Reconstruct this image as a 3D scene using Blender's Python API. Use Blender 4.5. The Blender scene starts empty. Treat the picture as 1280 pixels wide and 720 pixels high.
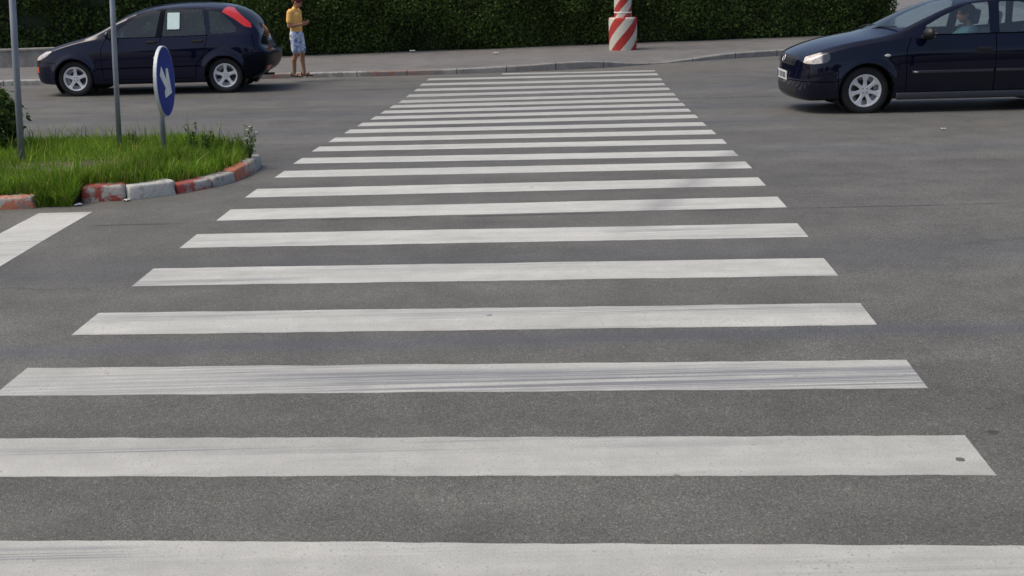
import bpy, bmesh, math, random
import numpy as np
from mathutils import Vector, Matrix
PI = math.pi
random.seed(7); rng = np.random.default_rng(7)
S = bpy.context.scene
COL = S.collection

# ------------------------------------------------------------------ camera
CAM_H = 2.0; PITCH = 0.26438; ROLL = -0.02467; F_PX = 1500.0
FW = np.array([0, math.cos(PITCH), -math.sin(PITCH)])
_up = np.array([0, math.sin(PITCH), math.cos(PITCH)]); _rt = np.array([1.0, 0, 0])
RT = _rt*math.cos(ROLL) + _up*math.sin(ROLL); UP = -_rt*math.sin(ROLL) + _up*math.cos(ROLL)
cd = bpy.data.cameras.new('camera'); cam = bpy.data.objects.new('camera', cd); COL.objects.link(cam)
cd.sensor_width = 36; cd.lens = F_PX/1280*36; cd.clip_start = .05; cd.clip_end = 2000
cam.matrix_world = Matrix(((RT[0], UP[0], -FW[0], 0), (RT[1], UP[1], -FW[1], 0), (RT[2], UP[2], -FW[2], CAM_H), (0, 0, 0, 1)))
cd.dof.use_dof = True; cd.dof.focus_distance = 8.0; cd.dof.aperture_fstop = 11
S.camera = cam

# ------------------------------------------------------------------ light
SUN_EL, SUN_AZ = 58.0, -98.0        # azimuth measured from +Y towards +X
w = bpy.data.worlds.new('World'); S.world = w; w.use_nodes = True
nt = w.node_tree; bg = nt.nodes['Background']
sky = nt.nodes.new('ShaderNodeTexSky'); sky.sky_type = 'NISHITA'; sky.sun_disc = False
sky.sun_elevation = math.radians(SUN_EL); sky.sun_rotation = math.radians(SUN_AZ)
sky.dust_density = 4.0; sky.air_density = .75; sky.ozone_density = 0.0
nt.links.new(sky.outputs[0], bg.inputs[0]); bg.inputs[1].default_value = 0.14
sd = bpy.data.lights.new('sun', 'SUN'); sd.energy = 1.25; sd.angle = math.radians(35); sd.color = (1.0, .95, .82)
so = bpy.data.objects.new('sun', sd); COL.objects.link(so)
a, e = math.radians(SUN_AZ), math.radians(SUN_EL)
sdir = Vector((math.sin(a)*math.cos(e), math.cos(a)*math.cos(e), math.sin(e)))
so.rotation_euler = sdir.to_track_quat('Z', 'Y').to_euler()
S.view_settings.view_transform = 'Standard'; S.view_settings.look = 'None'
S.view_settings.exposure = 0.18; S.view_settings.gamma = 1.0
S.cycles.max_bounces = 8; S.cycles.transparent_max_bounces = 12

# ------------------------------------------------------------------ helpers
KY = [-60, -6, 0, 4, 7, 10, 13, 16, 19, 22, 25, 60, 400]
KH = [-.02, -.02, 0, 0, .0706, .1121, .066, -.0186, -.0925, -.1159, -.1266, -.13, -.13]
def G(y):
    """height of the cambered road at distance y"""
    if y <= KY[1]: return KH[1]
    for i in range(1, len(KY)-2):
        if y <= KY[i+1]:
            h = KY[i+1]-KY[i]; t = (y-KY[i])/h
            m0 = (KH[i+1]-KH[i-1])/(KY[i+1]-KY[i-1])*h; m1 = (KH[i+2]-KH[i])/(KY[i+2]-KY[i])*h
            return (2*t**3-3*t*t+1)*KH[i] + (t**3-2*t*t+t)*m0 + (-2*t**3+3*t*t)*KH[i+1] + (t**3-t*t)*m1
    return KH[-1]
def at(u, v, dz=0.0, plane=None):
    """ground point seen at photograph pixel (u, v)"""
    d = FW*F_PX + RT*(u-640) + UP*(360-v); d = d/d[1]; lo, hi = 1.0, 300.0
    for _ in range(50):
        m = (lo+hi)/2
        g = plane if plane is not None else G(m)+dz
        if CAM_H + d[2]*m > g: lo = m
        else: hi = m
    return Vector((d[0]*lo, lo, CAM_H + d[2]*lo))

def link(o, parent=None):
    COL.objects.link(o)
    if parent is not None: o.parent = parent
    return o
def obj(name, bm, mats, parent=None, smooth=False):
    me = bpy.data.meshes.new(name); bm.to_mesh(me); bm.free()
    for m in (mats if isinstance(mats, (list, tuple)) else [mats]): me.materials.append(m)
    if smooth:
        for p in me.polygons: p.use_smooth = True
    return link(bpy.data.objects.new(name, me), parent)
def npobj(name, V, F, mats, parent=None, smooth=False, matidx=None):
    me = bpy.data.meshes.new(name); V = np.asarray(V, dtype=np.float32); F = np.asarray(F, dtype=np.int32)
    n, k = F.shape
    me.vertices.add(len(V)); me.vertices.foreach_set('co', V.ravel())
    me.loops.add(n*k); me.loops.foreach_set('vertex_index', F.ravel())
    me.polygons.add(n); me.polygons.foreach_set('loop_start', np.arange(n, dtype=np.int32)*k)
    me.polygons.foreach_set('loop_total', np.full(n, k, dtype=np.int32))
    if matidx is not None: me.polygons.foreach_set('material_index', np.asarray(matidx, dtype=np.int32))
    if smooth: me.polygons.foreach_set('use_smooth', np.ones(n, dtype=bool))
    for m in (mats if isinstance(mats, (list, tuple)) else [mats]): me.materials.append(m)
    me.update(); me.validate()
    return link(bpy.data.objects.new(name, me), parent)
def tag(o, label=None, cat=None, group=None, kind=None):
    if label: o['label'] = label
    if cat: o['category'] = cat
    if group: o['group'] = group
    if kind: o['kind'] = kind
    return o
def thing(name, label, cat, loc=(0, 0, 0), rz=0.0, group=None, sc=1.0):
    o = bpy.data.objects.new(name, None); o.empty_display_size = .3; link(o)
    o.location = loc; o.rotation_euler = (0, 0, rz); o.scale = (sc, sc, sc)
    return tag(o, label, cat, group)

def bx(bm, cx, cy, cz, sx, sy, sz, bev=0.0, rot=None):
    r = bmesh.ops.create_cube(bm, size=1.0); vs = r['verts']
    bmesh.ops.scale(bm, vec=(sx, sy, sz), verts=vs)
    if bev > 0:
        es = list({e for v in vs for e in v.link_edges})
        b = bmesh.ops.bevel(bm, geom=es, offset=bev, segments=2, affect='EDGES', profile=.6)
        vs = list(set(b['verts']) | {v for v in vs if v.is_valid})
        more = {w_ for v in vs for f in v.link_faces for w_ in f.verts}; vs = list(more)
    if rot is not None: bmesh.ops.rotate(bm, cent=(0, 0, 0), matrix=rot, verts=vs)
    bmesh.ops.translate(bm, vec=(cx, cy, cz), verts=vs)
    return vs
def tube(bm, pts, r, n=10, caps=True):
    pts = [Vector(p) for p in pts]; rs = r if isinstance(r, (list, tuple)) else [r]*len(pts); rings = []
    for i, p in enumerate(pts):
        d = (pts[min(i+1, len(pts)-1)] - pts[max(i-1, 0)]).normalized()
        u = d.orthogonal().normalized() if i == 0 else (u - d*u.dot(d)).normalized()
        v = d.cross(u)
        rings.append([bm.verts.new(p + (u*math.cos(t*2*PI/n) + v*math.sin(t*2*PI/n))*rs[i]) for t in range(n)])
    for A, B in zip(rings, rings[1:]):
        for t in range(n): bm.faces.new((A[t], A[(t+1) % n], B[(t+1) % n], B[t]))
    if caps: bm.faces.new(rings[0][::-1]); bm.faces.new(rings[-1])
def lathe_y(bm, prof, n=40, cx=0, cy=0, cz=0):
    """profile of (radius, y) turned about the y axis"""
    rings = []
    for r, y in prof:
        rings.append([bm.verts.new((cx + r*math.cos(t*2*PI/n), cy + y, cz + r*math.sin(t*2*PI/n))) for t in range(n)])
    for A, B in zip(rings, rings[1:]):
        for t in range(n): bm.faces.new((A[t], A[(t+1) % n], B[(t+1) % n], B[t]))
def lathe_z(bm, prof, n=32):
    rings = [[bm.verts.new((r*math.cos(t*2*PI/n), r*math.sin(t*2*PI/n), z)) for t in range(n)] for r, z in prof]
    for A, B in zip(rings, rings[1:]):
        for t in range(n): bm.faces.new((A[t], A[(t+1) % n], B[(t+1) % n], B[t]))
    return rings
def prism(bm, poly, axis, t0, t1):
    """polygon extruded: axis 'y' -> poly in (x,z); axis 'x' -> poly in (y,z); 'z' -> (x,y)"""
    def P(a, b, t): return {'y': (a, t, b), 'x': (t, a, b), 'z': (a, b, t)}[axis]
    A = [bm.verts.new(P(a, b, t0)) for a, b in poly]; B = [bm.verts.new(P(a, b, t1)) for a, b in poly]
    n = len(poly); bm.faces.new(A[::-1]); bm.faces.new(B)
    for i in range(n): bm.faces.new((A[i], A[(i+1) % n], B[(i+1) % n], B[i]))
def fixn(bm): bmesh.ops.recalc_face_normals(bm, faces=bm.faces)

# ------------------------------------------------------------------ materials
class NT:
    def __init__(s, name):
        s.m = bpy.data.materials.new(name); s.m.use_nodes = True; s.t = s.m.node_tree
        s.p = s.t.nodes['Principled BSDF']; s.out = s.t.nodes['Material Output']; s._co = None
    def n(s, typ, **kw):
        nd = s.t.nodes.new(typ)
        for k, v in kw.items():
            if k.startswith('i_'): nd.inputs[k[2:].replace('_', ' ')].default_value = v
            else: setattr(nd, k, v)
        return nd
    def l(s, a, b): s.t.links.new(a, b)
    def co(s, scale=(1, 1, 1), rot=(0, 0, 0), kind='Object'):
        tc = s.n('ShaderNodeTexCoord'); mp = s.n('ShaderNodeMapping'); mp.inputs['Scale'].default_value = scale
        mp.inputs['Rotation'].default_value = rot; s.l(tc.outputs[kind], mp.inputs[0]); return mp.outputs[0]
    def noise(s, scale, detail=4, rough=.55, co=None, dist=0):
        nd = s.n('ShaderNodeTexNoise'); nd.inputs['Scale'].default_value = scale; nd.inputs['Detail'].default_value = detail
        nd.inputs['Roughness'].default_value = rough; nd.inputs['Distortion'].default_value = dist
        s.l(co if co is not None else s.co(), nd.inputs['Vector']); return nd.outputs['Fac']
    def ramp(s, fac, stops, interp='LINEAR'):
        r = s.n('ShaderNodeValToRGB'); r.color_ramp.interpolation = interp; els = r.color_ramp.elements
        while len(els) < len(stops): els.new(.5)
        for e_, (p, c) in zip(els, stops):
            e_.position = p; e_.color = (c, c, c, 1) if isinstance(c, (int, float)) else (*c, 1)
        s.l(fac, r.inputs[0]); return r.outputs[0]
    def mix(s, fac, a, b, typ='MIX'):
        m = s.n('ShaderNodeMix', data_type='RGBA', blend_type=typ)
        for sock, v in ((m.inputs[0], fac), (m.inputs[6], a), (m.inputs[7], b)):
            if isinstance(v, (int, float)): sock.default_value = v if sock.type == 'VALUE' else (v, v, v, 1)
            elif isinstance(v, tuple): sock.default_value = (*v, 1)
            else: s.l(v, sock)
        return m.outputs[2]
    def math(s, op, a, b=None, clamp=False):
        m = s.n('ShaderNodeMath', operation=op, use_clamp=clamp)
        for i, v in enumerate((a, b)):
            if v is None: continue
            if isinstance(v, (int, float)): m.inputs[i].default_value = v
            else: s.l(v, m.inputs[i])
        return m.outputs[0]
    def bump(s, h, strength=.3, dist=.01):
        b = s.n('ShaderNodeBump'); b.inputs['Strength'].default_value = strength; b.inputs['Distance'].default_value = dist
        s.l(h, b.inputs['Height']); s.l(b.outputs[0], s.p.inputs['Normal'])
    def set(s, color=None, rough=None, metal=None, **kw):
        if color is not None:
            if isinstance(color, tuple): s.p.inputs['Base Color'].default_value = (*color, 1)
            else: s.l(color, s.p.inputs['Base Color'])
        if rough is not None:
            if isinstance(rough, (int, float)): s.p.inputs['Roughness'].default_value = rough
            else: s.l(rough, s.p.inputs['Roughness'])
        if metal is not None: s.p.inputs['Metallic'].default_value = metal
        for k, v in kw.items(): s.p.inputs[k.replace('_', ' ')].default_value = v
        return s.m
def simple(name, c, rough=.6, metal=0.0, var=.15, scale=12, bump=0.0, **kw):
    t = NT(name); f = t.noise(scale)
    lo = tuple(max(0, x*(1-var)) for x in c); hi = tuple(min(1, x*(1+var)) for x in c)
    t.set(t.ramp(f, [(.3, lo), (.7, hi)]), rough, metal, **kw)
    if bump: t.bump(t.noise(scale*4), bump, .004)
    return t.m

def sep_xyz(t, co):
    s_ = t.n('ShaderNodeSeparateXYZ'); t.l(co, s_.inputs[0]); return s_.outputs
def band(t, val, c, wdt):
    """1 inside |val-c|<w, soft edge"""
    d = t.math('ABSOLUTE', t.math('SUBTRACT', val, c)); return t.math('SUBTRACT', 1.0, t.math('DIVIDE', d, wdt), clamp=True)

def asphalt(name, lo, hi, tint=(1, 1, 1), detail=True):
    t = NT(name); co = t.co()
    big = t.noise(.35, 5, .6, co); med = t.noise(2.2, 5, .65, co)
    # aggregate: stones of about 8 mm
    vo = t.n('ShaderNodeTexVoronoi', feature='F1'); vo.inputs['Scale'].default_value = 160; t.l(co, vo.inputs['Vector'])
    stone = t.n('ShaderNodeSeparateColor'); t.l(vo.outputs['Color'], stone.inputs[0])
    fine = t.noise(60, 3, .7, co)
    base = t.ramp(big, [(.3, tuple(lo*x for x in tint)), (.7, tuple(hi*x for x in tint))])
    base = t.mix(.55, base, t.ramp(med, [(.3, .66), (.7, 1.3)]), 'MULTIPLY')
    base = t.mix(1.0, base, t.ramp(stone.outputs[0], [(0, .55), (.12, .82), (.5, .97), (.88, 1.12), (1, 1.7)]), 'MULTIPLY')
    base = t.mix(.55, base, t.ramp(fine, [(.3, .6), (.7, 1.4)]), 'MULTIPLY')
    # warm / cool individual stones
    base = t.mix(.22, base, t.ramp(stone.outputs[1], [(0, (1.15, 1.0, .82)), (.5, (1, 1, 1)), (1, (.88, .97, 1.18))]), 'MULTIPLY')
    if detail:
        X, Y, Z = sep_xyz(t, co)
        wob = t.math('MULTIPLY', t.math('SUBTRACT', t.noise(.8, 4, .6, co), .5), .22)
        Yw = t.math('ADD', Y, wob)
        brk = t.ramp(t.noise(1.7, 3, .6, co), [(.42, 0), (.6, 1)])
        # wheel tracks polished darker and bluish, running across the crossing
        lanes = None
        for c, wd, s_ in ((6.14, .17, .42), (7.75, .5, .25), (12.2, .5, .2), (15.2, .6, .25), (17.4, .6, .28), (20.4, .7, .25)):
            b = t.math('MULTIPLY', band(t, Yw, c, wd), s_)
            lanes = b if lanes is None else t.math('MAXIMUM', lanes, b)
        base = t.mix(lanes, base, (.066, .080, .112))
        trk = t.noise(1.0, 4, .6, t.co((.12, 1.1, 1)))
        base = t.mix(.75, base, t.ramp(trk, [(.35, .84), (.65, 1.14)]), 'MULTIPLY')
        ck = t.n('ShaderNodeTexVoronoi', feature='DISTANCE_TO_EDGE'); ck.inputs['Scale'].default_value = .42
        cj = t.n('ShaderNodeMix', data_type='VECTOR'); nn = t.n('ShaderNodeTexNoise'); nn.inputs['Scale'].default_value = 2.5; nn.inputs['Detail'].default_value = 5; t.l(co, nn.inputs['Vector'])
        cj.inputs[0].default_value = .22; t.l(co, cj.inputs[4]); t.l(nn.outputs['Color'], cj.inputs[5]); t.l(cj.outputs[1], ck.inputs['Vector'])
        crk = t.math('MULTIPLY', t.ramp(ck.outputs['Distance'], [(.0, 1), (.006, 0)]), t.ramp(t.noise(.5, 3, .6, co), [(.56, 0), (.66, .35)]))
        base = t.mix(crk, base, (.02, .02, .02))
        # bitumen joints
        j1 = t.math('MULTIPLY', band(t, t.math('ADD', Y, t.math('MULTIPLY', wob, .25)), 18.65, .06), .75)
        j2 = t.math('MULTIPLY', t.math('MULTIPLY', band(t, t.math('ADD', Y, t.math('MULTIPLY', wob, .12)), 9.15, .03), brk), .8)
        base = t.mix(t.math('MAXIMUM', j1, j2), base, (.018, .018, .02))
        # oil drips and chewing gum
        sp = t.n('ShaderNodeTexVoronoi', feature='F1'); sp.inputs['Scale'].default_value = 1.3; sp.inputs['Randomness'].default_value = 1
        t.l(t.co((1, 1.0, 1)), sp.inputs['Vector'])
        spot = t.ramp(t.math('ADD', sp.outputs['Distance'], t.math('MULTIPLY', fine, .02)), [(.035, 1), (.05, 0)])
        base = t.mix(t.math('MULTIPLY', spot, .6), base, (.02, .02, .02))
        # pale dust along the gutter of the far kerb
        dust = t.math('MULTIPLY', band(t, Yw, 24.6, 1.5), .45)
        base = t.mix(dust, base, (.17, .155, .135))
    t.set(base, t.ramp(fine, [(.3, .62), (.7, .82)]), Specular_IOR_Level=.45)
    h = t.math('ADD', t.math('MULTIPLY', vo.outputs['Distance'], -1.0), t.math('MULTIPLY', fine, .5))
    t.bump(h, .42, .005)
    return t.m

def paint_white(name):
    t = NT(name); co = t.co(); X, Y, Z = sep_xyz(t, co)
    fine = t.noise(90, 3, .7, co); med = t.noise(5, 5, .65, co)
    base = t.ramp(med, [(.3, (.42, .42, .385)), (.7, (.51, .51, .47))])
    base = t.mix(.5, base, t.ramp(fine, [(.3, .8), (.7, 1.12)]), 'MULTIPLY')
    base = t.mix(.8, base, t.ramp(t.noise(1.0, 4, .65, t.co((.5, 4, 1))), [(.35, .84), (.62, 1.06)]), 'MULTIPLY')
    # paint is palest in the middle of the crossing
    far = t.ramp(t.math('DIVIDE', Y, 25.0), [(.2, 1.0), (.36, 1.22), (.55, 1.18), (.8, .92)])
    base = t.mix(1.0, base, far, 'MULTIPLY')
    # streaks worn through by tyres: long in x, thin in y
    s1 = t.noise(1.0, 3, .6, t.co((.55, 42, 1))); s2 = t.noise(1.0, 4, .6, t.co((.45, 1.6, 1)))
    s2b = t.noise(1.0, 2, .5, t.co((2.5, 150, 1)))
    streak = t.math('MULTIPLY', t.ramp(s1, [(.46, 0), (.60, 1)]), t.ramp(s2, [(.5, 0), (.64, 1)]))
    streak = t.math('MULTIPLY', streak, t.ramp(s2b, [(.35, .35), (.6, 1)]))
    near = t.ramp(t.math('DIVIDE', Y, 25.0), [(.12, .4), (.19, .45), (.21, 1.0), (.32, .8), (.45, .15)])
    streak = t.math('MULTIPLY', streak, near)
    # the third stripe is scrubbed grey along its near half
    s3 = t.noise(1.0, 4, .7, t.co((.22, 38, 1), (0, 0, .045))); n3 = t.noise(1.0, 3, .6, t.co((.5, 4, 1), (0, 0, .045)))
    w3 = t.math('MULTIPLY', band(t, t.math('ADD', Y, t.math('MULTIPLY', X, .045)), 5.54, .17), 2.5, True)
    w3 = t.math('MULTIPLY', w3, t.math('MAXIMUM', t.ramp(s3, [(.44, 0), (.53, 1)]), t.ramp(n3, [(.50, 0), (.60, .45)])))
    w3 = t.math('MULTIPLY', w3, t.ramp(t.math('DIVIDE', t.math('ADD', X, 3.0), 6.0), [(.05, .45), (.25, .55), (.36, 1.0)]))
    w1 = t.math('MULTIPLY', band(t, Y, 3.90, .07), t.math('MULTIPLY', t.ramp(t.noise(1.0, 2, .5, t.co((.3, 60, 1))), [(.45, 0), (.52, 1)]), t.ramp(X, [(.0, 1), (.01, 0)])))
    w1 = t.math('MULTIPLY', w1, t.ramp(t.math('DIVIDE', t.math('MULTIPLY', X, -1.0), 2.0), [(.64, 0), (.74, 1)]))
    w5 = t.math('MULTIPLY', band(t, Y, 7.42, .09), t.math('MULTIPLY', t.ramp(t.noise(1.0, 3, .6, t.co((.5, 20, 1))), [(.42, .2), (.55, 1)]), t.ramp(t.math('MULTIPLY', X, -.4), [(.45, 0), (.6, .9)])))
    streak = t.math('MAXIMUM', streak, t.math('MAXIMUM', t.math('MAXIMUM', t.math('MULTIPLY', w3, .95), w1), w5))
    w2 = t.math('MULTIPLY', band(t, t.math('ADD', Y, t.math('MULTIPLY', X, .05)), 4.72, .05), t.math('MULTIPLY', t.ramp(t.noise(1.0, 2, .5, t.co((.3, 70, 1), (0, 0, .05))), [(.5, 0), (.56, 1)]), t.ramp(t.math('DIVIDE', t.math('ADD', X, 3.0), 6.0), [(.3, .8), (.55, 0)])))
    w4 = t.math('MULTIPLY', band(t, t.math('ADD', Y, t.math('MULTIPLY', X, .04)), 6.62, .10), t.math('MULTIPLY', t.ramp(t.noise(1.0, 3, .6, t.co((.4, 45, 1), (0, 0, .04))), [(.46, 0), (.54, .9)]), t.ramp(t.math('DIVIDE', t.math('ADD', X, 3.0), 6.0), [(.4, .5), (.62, 1.0)])))
    streak = t.math('MAXIMUM', streak, t.math('MAXIMUM', w2, w4))
    base = t.mix(t.math('MULTIPLY', streak, .85), base, (.15, .158, .18))
    # diagonal tyre smear over the middle stripes
    dg = t.math('ADD', X, t.math('MULTIPLY', Y, -.42))
    dgm = t.math('MULTIPLY', band(t, dg, -2.75, .22), t.ramp(t.math('DIVIDE', Y, 25.0), [(.33, 0), (.36, 1), (.52, 1), (.58, 0)]))
    base = t.mix(t.math('MULTIPLY', dgm, .6), base, (.24, .235, .23))
    # pits where the asphalt shows
    v = t.n('ShaderNodeTexVoronoi'); v.inputs['Scale'].default_value = 110; t.l(co, v.inputs['Vector'])
    sc = t.n('ShaderNodeSeparateColor'); t.l(v.outputs['Color'], sc.inputs[0])
    pit = t.math('MULTIPLY', t.ramp(sc.outputs[0], [(.955, 0), (.97, 1)]), t.ramp(med, [(.45, .1), (.65, 1)]))
    base = t.mix(t.math('MULTIPLY', pit, .55), base, (.16, .16, .16))
    d = t.n('ShaderNodeTexVoronoi'); d.inputs['Scale'].default_value = 2.1; t.l(co, d.inputs['Vector'])
    base = t.mix(t.math('MULTIPLY', t.ramp(d.outputs['Distance'], [(.03, 1), (.045, 0)]), .65), base, (.13, .12, .11))
    t.set(base, .6); t.bump(t.math('ADD', v.outputs['Distance'], fine), .3, .003)
    return t.m

M = {}
M['asphalt'] = asphalt('road_asphalt', .104, .136, (1.01, .995, .895))
M['pavement'] = asphalt('pavement_asphalt', .15, .20, (1.0, .965, .92), detail=False)
M['paint'] = paint_white('road_paint')
M['steel'] = simple('galvanised_steel', (.24, .27, .31), .5, .35, .12, 6)
M['concrete'] = simple('concrete', (.27, .26, .24), .85, 0, .3, 4, .4)
M['soil'] = simple('soil', (.11, .085, .06), .95, 0, .5, 8, .6)
M['black'] = simple('black_plastic', (.012, .012, .013), .45)
M['gap'] = simple('shut_line', (.002, .002, .002), 1.0, 0, .1, 10, Specular_IOR_Level=0.0)
M['rubber'] = simple('rubber', (.014, .014, .015), .75, 0, .2, 30)
M['alloy'] = simple('alloy_silver', (.74, .75, .76), .4, .3, .04)
M['darkmetal'] = simple('brake_steel', (.05, .05, .05), .5, .5)
M['red_lens'] = simple('red_lens', (.62, .012, .01), .15, 0, .15, 30, Coat_Weight=1.0)
M['orange_lens'] = simple('orange_lens', (.55, .10, .01), .2)
M['chrome'] = simple('chrome', (.75, .75, .76), .12, 1.0, .03)
M['plate'] = simple('plate_white', (.62, .63, .62), .5, 0, .05)
M['plate_blue'] = simple('plate_blue', (.02, .05, .3), .5)
M['paper'] = simple('window_paper', (.62, .78, .76), .7, 0, .06, 20)
M['seat'] = simple('seat_cloth', (.05, .055, .065), .9)
M['seat_light'] = simple('seat_cloth_grey', (.30, .33, .35), .9)
M['phone'] = simple('phone_plastic', (.02, .02, .022), .3)
M['bowl'] = simple('lamp_bowl', (.72, .68, .62), .3, .2, .1, 40)
M['litter'] = simple('scrap_paper', (.72, .72, .70), .8)
def carpaint(name, c):
    t = NT(name); f = t.noise(300, 2, .5); dirt = t.noise(3, 5, .6)
    t.set(t.ramp(f, [(.3, tuple(x*.8 for x in c)), (.7, tuple(x*1.25 for x in c))]), t.ramp(dirt, [(.3, .25), (.7, .38)]), 0.0, Specular_IOR_Level=.03, Coat_Weight=.85, Coat_Roughness=.015, Coat_IOR=1.5)
    return t.m
M['navy'] = carpaint('navy_paint', (.001, .0025, .020))
M['bumper'] = simple('dark_bumper', (.002, .003, .008), .3, 0, .1, 20, Specular_IOR_Level=.12)
M['navy2'] = carpaint('dark_blue_paint', (.001, .0022, .013))
def glass(name, tint, refl=.06):
    t = NT(name); t.t.nodes.remove(t.p)
    tr = t.n('ShaderNodeBsdfTransparent'); tr.inputs[0].default_value = (*tint, 1)
    gl = t.n('ShaderNodeBsdfGlossy'); gl.inputs['Roughness'].default_value = .02
    dust = t.n('ShaderNodeBsdfDiffuse'); dust.inputs[0].default_value = (.18, .38, .44, 1)
    fr = t.n('ShaderNodeFresnel'); fr.inputs[0].default_value = 1.5
    f2 = t.math('MAXIMUM', fr.outputs[0], refl)
    m0 = t.n('ShaderNodeMixShader'); m0.inputs[0].default_value = .03; t.l(tr.outputs[0], m0.inputs[1]); t.l(dust.outputs[0], m0.inputs[2])
    m = t.n('ShaderNodeMixShader'); t.l(f2, m.inputs[0]); t.l(m0.outputs[0], m.inputs[1]); t.l(gl.outputs[0], m.inputs[2])
    t.l(m.outputs[0], t.out.inputs[0]); return t.m
M['glass'] = glass('car_glass', (.80, .90, .92), .13)
M['glass_dark'] = glass('car_glass_dark', (.46, .78, .86), .08)
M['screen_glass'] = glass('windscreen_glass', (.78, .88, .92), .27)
M['lens'] = glass('lamp_glass', (.9, .92, .93), .12)
def lampmat(name, x0, x1):
    t = NT(name); co = t.co(); X, Y, Z = sep_xyz(t, co); n_ = t.noise(35, 3, .6, co)
    rib = t.math('FRACT', t.math('MULTIPLY', Y, 28.0))
    c = t.mix(.6, (.66, .60, .53), t.ramp(n_, [(.35, .45), (.65, 1.35)]), 'MULTIPLY')
    c = t.mix(t.ramp(t.math('DIVIDE', t.math('SUBTRACT', X, x0), x1-x0, True), [(.38, 1), (.46, 0)]), c, (.05, .06, .075))
    t.set(c, .2, .25, Coat_Weight=1.0, Coat_Roughness=.03); t.bump(rib, .15, .004); return t.m
M['lamp_a'] = lampmat('headlight_clear', 1.70, 2.08); M['lamp_f'] = lampmat('headlight_slim', 1.50, 1.9)

def leafmat(name, stops, trans=.3, rough=.5, clump=3.0):
    t = NT(name); t.t.nodes.remove(t.p)
    g = t.n('ShaderNodeNewGeometry'); r = g.outputs['Random Per Island']
    c = t.ramp(r, stops); cl = t.noise(clump, 3, .6)
    c = t.mix(.85, c, t.ramp(cl, [(.3, .5), (.7, 1.7)]), 'MULTIPLY')
    df = t.n('ShaderNodeBsdfDiffuse'); tl = t.n('ShaderNodeBsdfTranslucent'); gl = t.n('ShaderNodeBsdfGlossy')
    gl.inputs['Roughness'].default_value = rough; gl.inputs[0].default_value = (.6, .6, .6, 1)
    t.l(c, df.inputs[0]); t.l(c, tl.inputs[0])
    m1 = t.n('ShaderNodeMixShader'); m1.inputs[0].default_value = trans; t.l(df.outputs[0], m1.inputs[1]); t.l(tl.outputs[0], m1.inputs[2])
    m2 = t.n('ShaderNodeMixShader'); m2.inputs[0].default_value = .015; t.l(m1.outputs[0], m2.inputs[1]); t.l(gl.outputs[0], m2.inputs[2])
    t.l(m2.outputs[0], t.out.inputs[0]); return t.m
M['hedge'] = leafmat('hedge_leaf', [(0, (.026, .042, .013)), (.5, (.062, .10, .024)), (.90, (.10, .165, .034)), (1, (.15, .24, .05))], .35, clump=1.3)
M['hedge_shade'] = simple('hedge_core_shade', (.02, .032, .012), .9, 0, .5, 14, .5)  # darker than the leaves: shade inside the hedge put into the colour
M['bark'] = simple('bark', (.05, .04, .03), .9, 0, .3, 20, .6)
M['grass'] = leafmat('grass_blade', [(0, (.07, .15, .016)), (.6, (.145, .275, .022)), (.88, (.26, .36, .04)), (1, (.40, .33, .14))], .4, clump=2.0)

# ------------------------------------------------------------------ ground and road
def grid(name, xs, ys, zf, mat):
    V = [(x, y, zf(x, y)) for y in ys for x in xs]; n = len(xs)
    F = [(j*n+i, j*n+i+1, (j+1)*n+i+1, (j+1)*n+i) for j in range(len(ys)-1) for i in range(n-1)]
    return npobj(name, V, F, mat, smooth=True)
ys = [-300, -60, -6] + [i*.1 for i in range(-50, 300)] + [32, 40, 60, 120, 400]
tag(grid('road', [-400, -60, -20, -5, 0, 5, 20, 60, 400], ys, lambda x, y: G(y), M['asphalt']), kind='structure')

# ---- painted stripes (near edge left/right y, x ends)
LB = {3: (-2.53, 5.5), 4: (-2.46, 6.40), 5: (-2.41, 7.37), 6: (-2.36, 8.34), 7: (-2.30, 9.22), 8: (-2.27, 10.15), 9: (-2.21, 11.19), 10: (-2.19, 12.1), 11: (-2.15, 13.05), 12: (-2.09, 13.91), 13: (-2.03, 14.84), 14: (-1.97, 15.69), 15: (-1.89, 16.56), 16: (-1.84, 17.42), 17: (-1.79, 18.29), 18: (-1.72, 19.1), 19: (-1.68, 20.05), 20: (-1.62, 21.03), 21: (-1.59, 22.05), 22: (-1.53, 23.1)}
RB = {2: (1.89, 4.36), 3: (1.94, 5.30), 4: (1.98, 6.23), 5: (2.03, 7.21), 6: (2.09, 8.21), 7: (2.16, 9.19), 8: (2.19, 10.11), 9: (2.26, 11.05), 10: (2.29, 11.87), 11: (2.35, 12.84), 12: (2.39, 13.75), 13: (2.43, 14.68), 14: (2.49, 15.68), 15: (2.53, 16.57), 16: (2.58, 17.47), 17: (2.62, 18.34), 18: (2.68, 19.2), 19: (2.72, 20.15), 20: (2.75, 20.99), 21: (2.82, 21.97), 22: (2.88, 23.03)}
LB[2] = (-2.57, 4.60); LB[1] = (-2.62, 3.68); RB[1] = (1.84, 3.40); LB[23] = (-.1, 24.02); RB[23] = (2.92, 23.88)
TH = .0025
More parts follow.
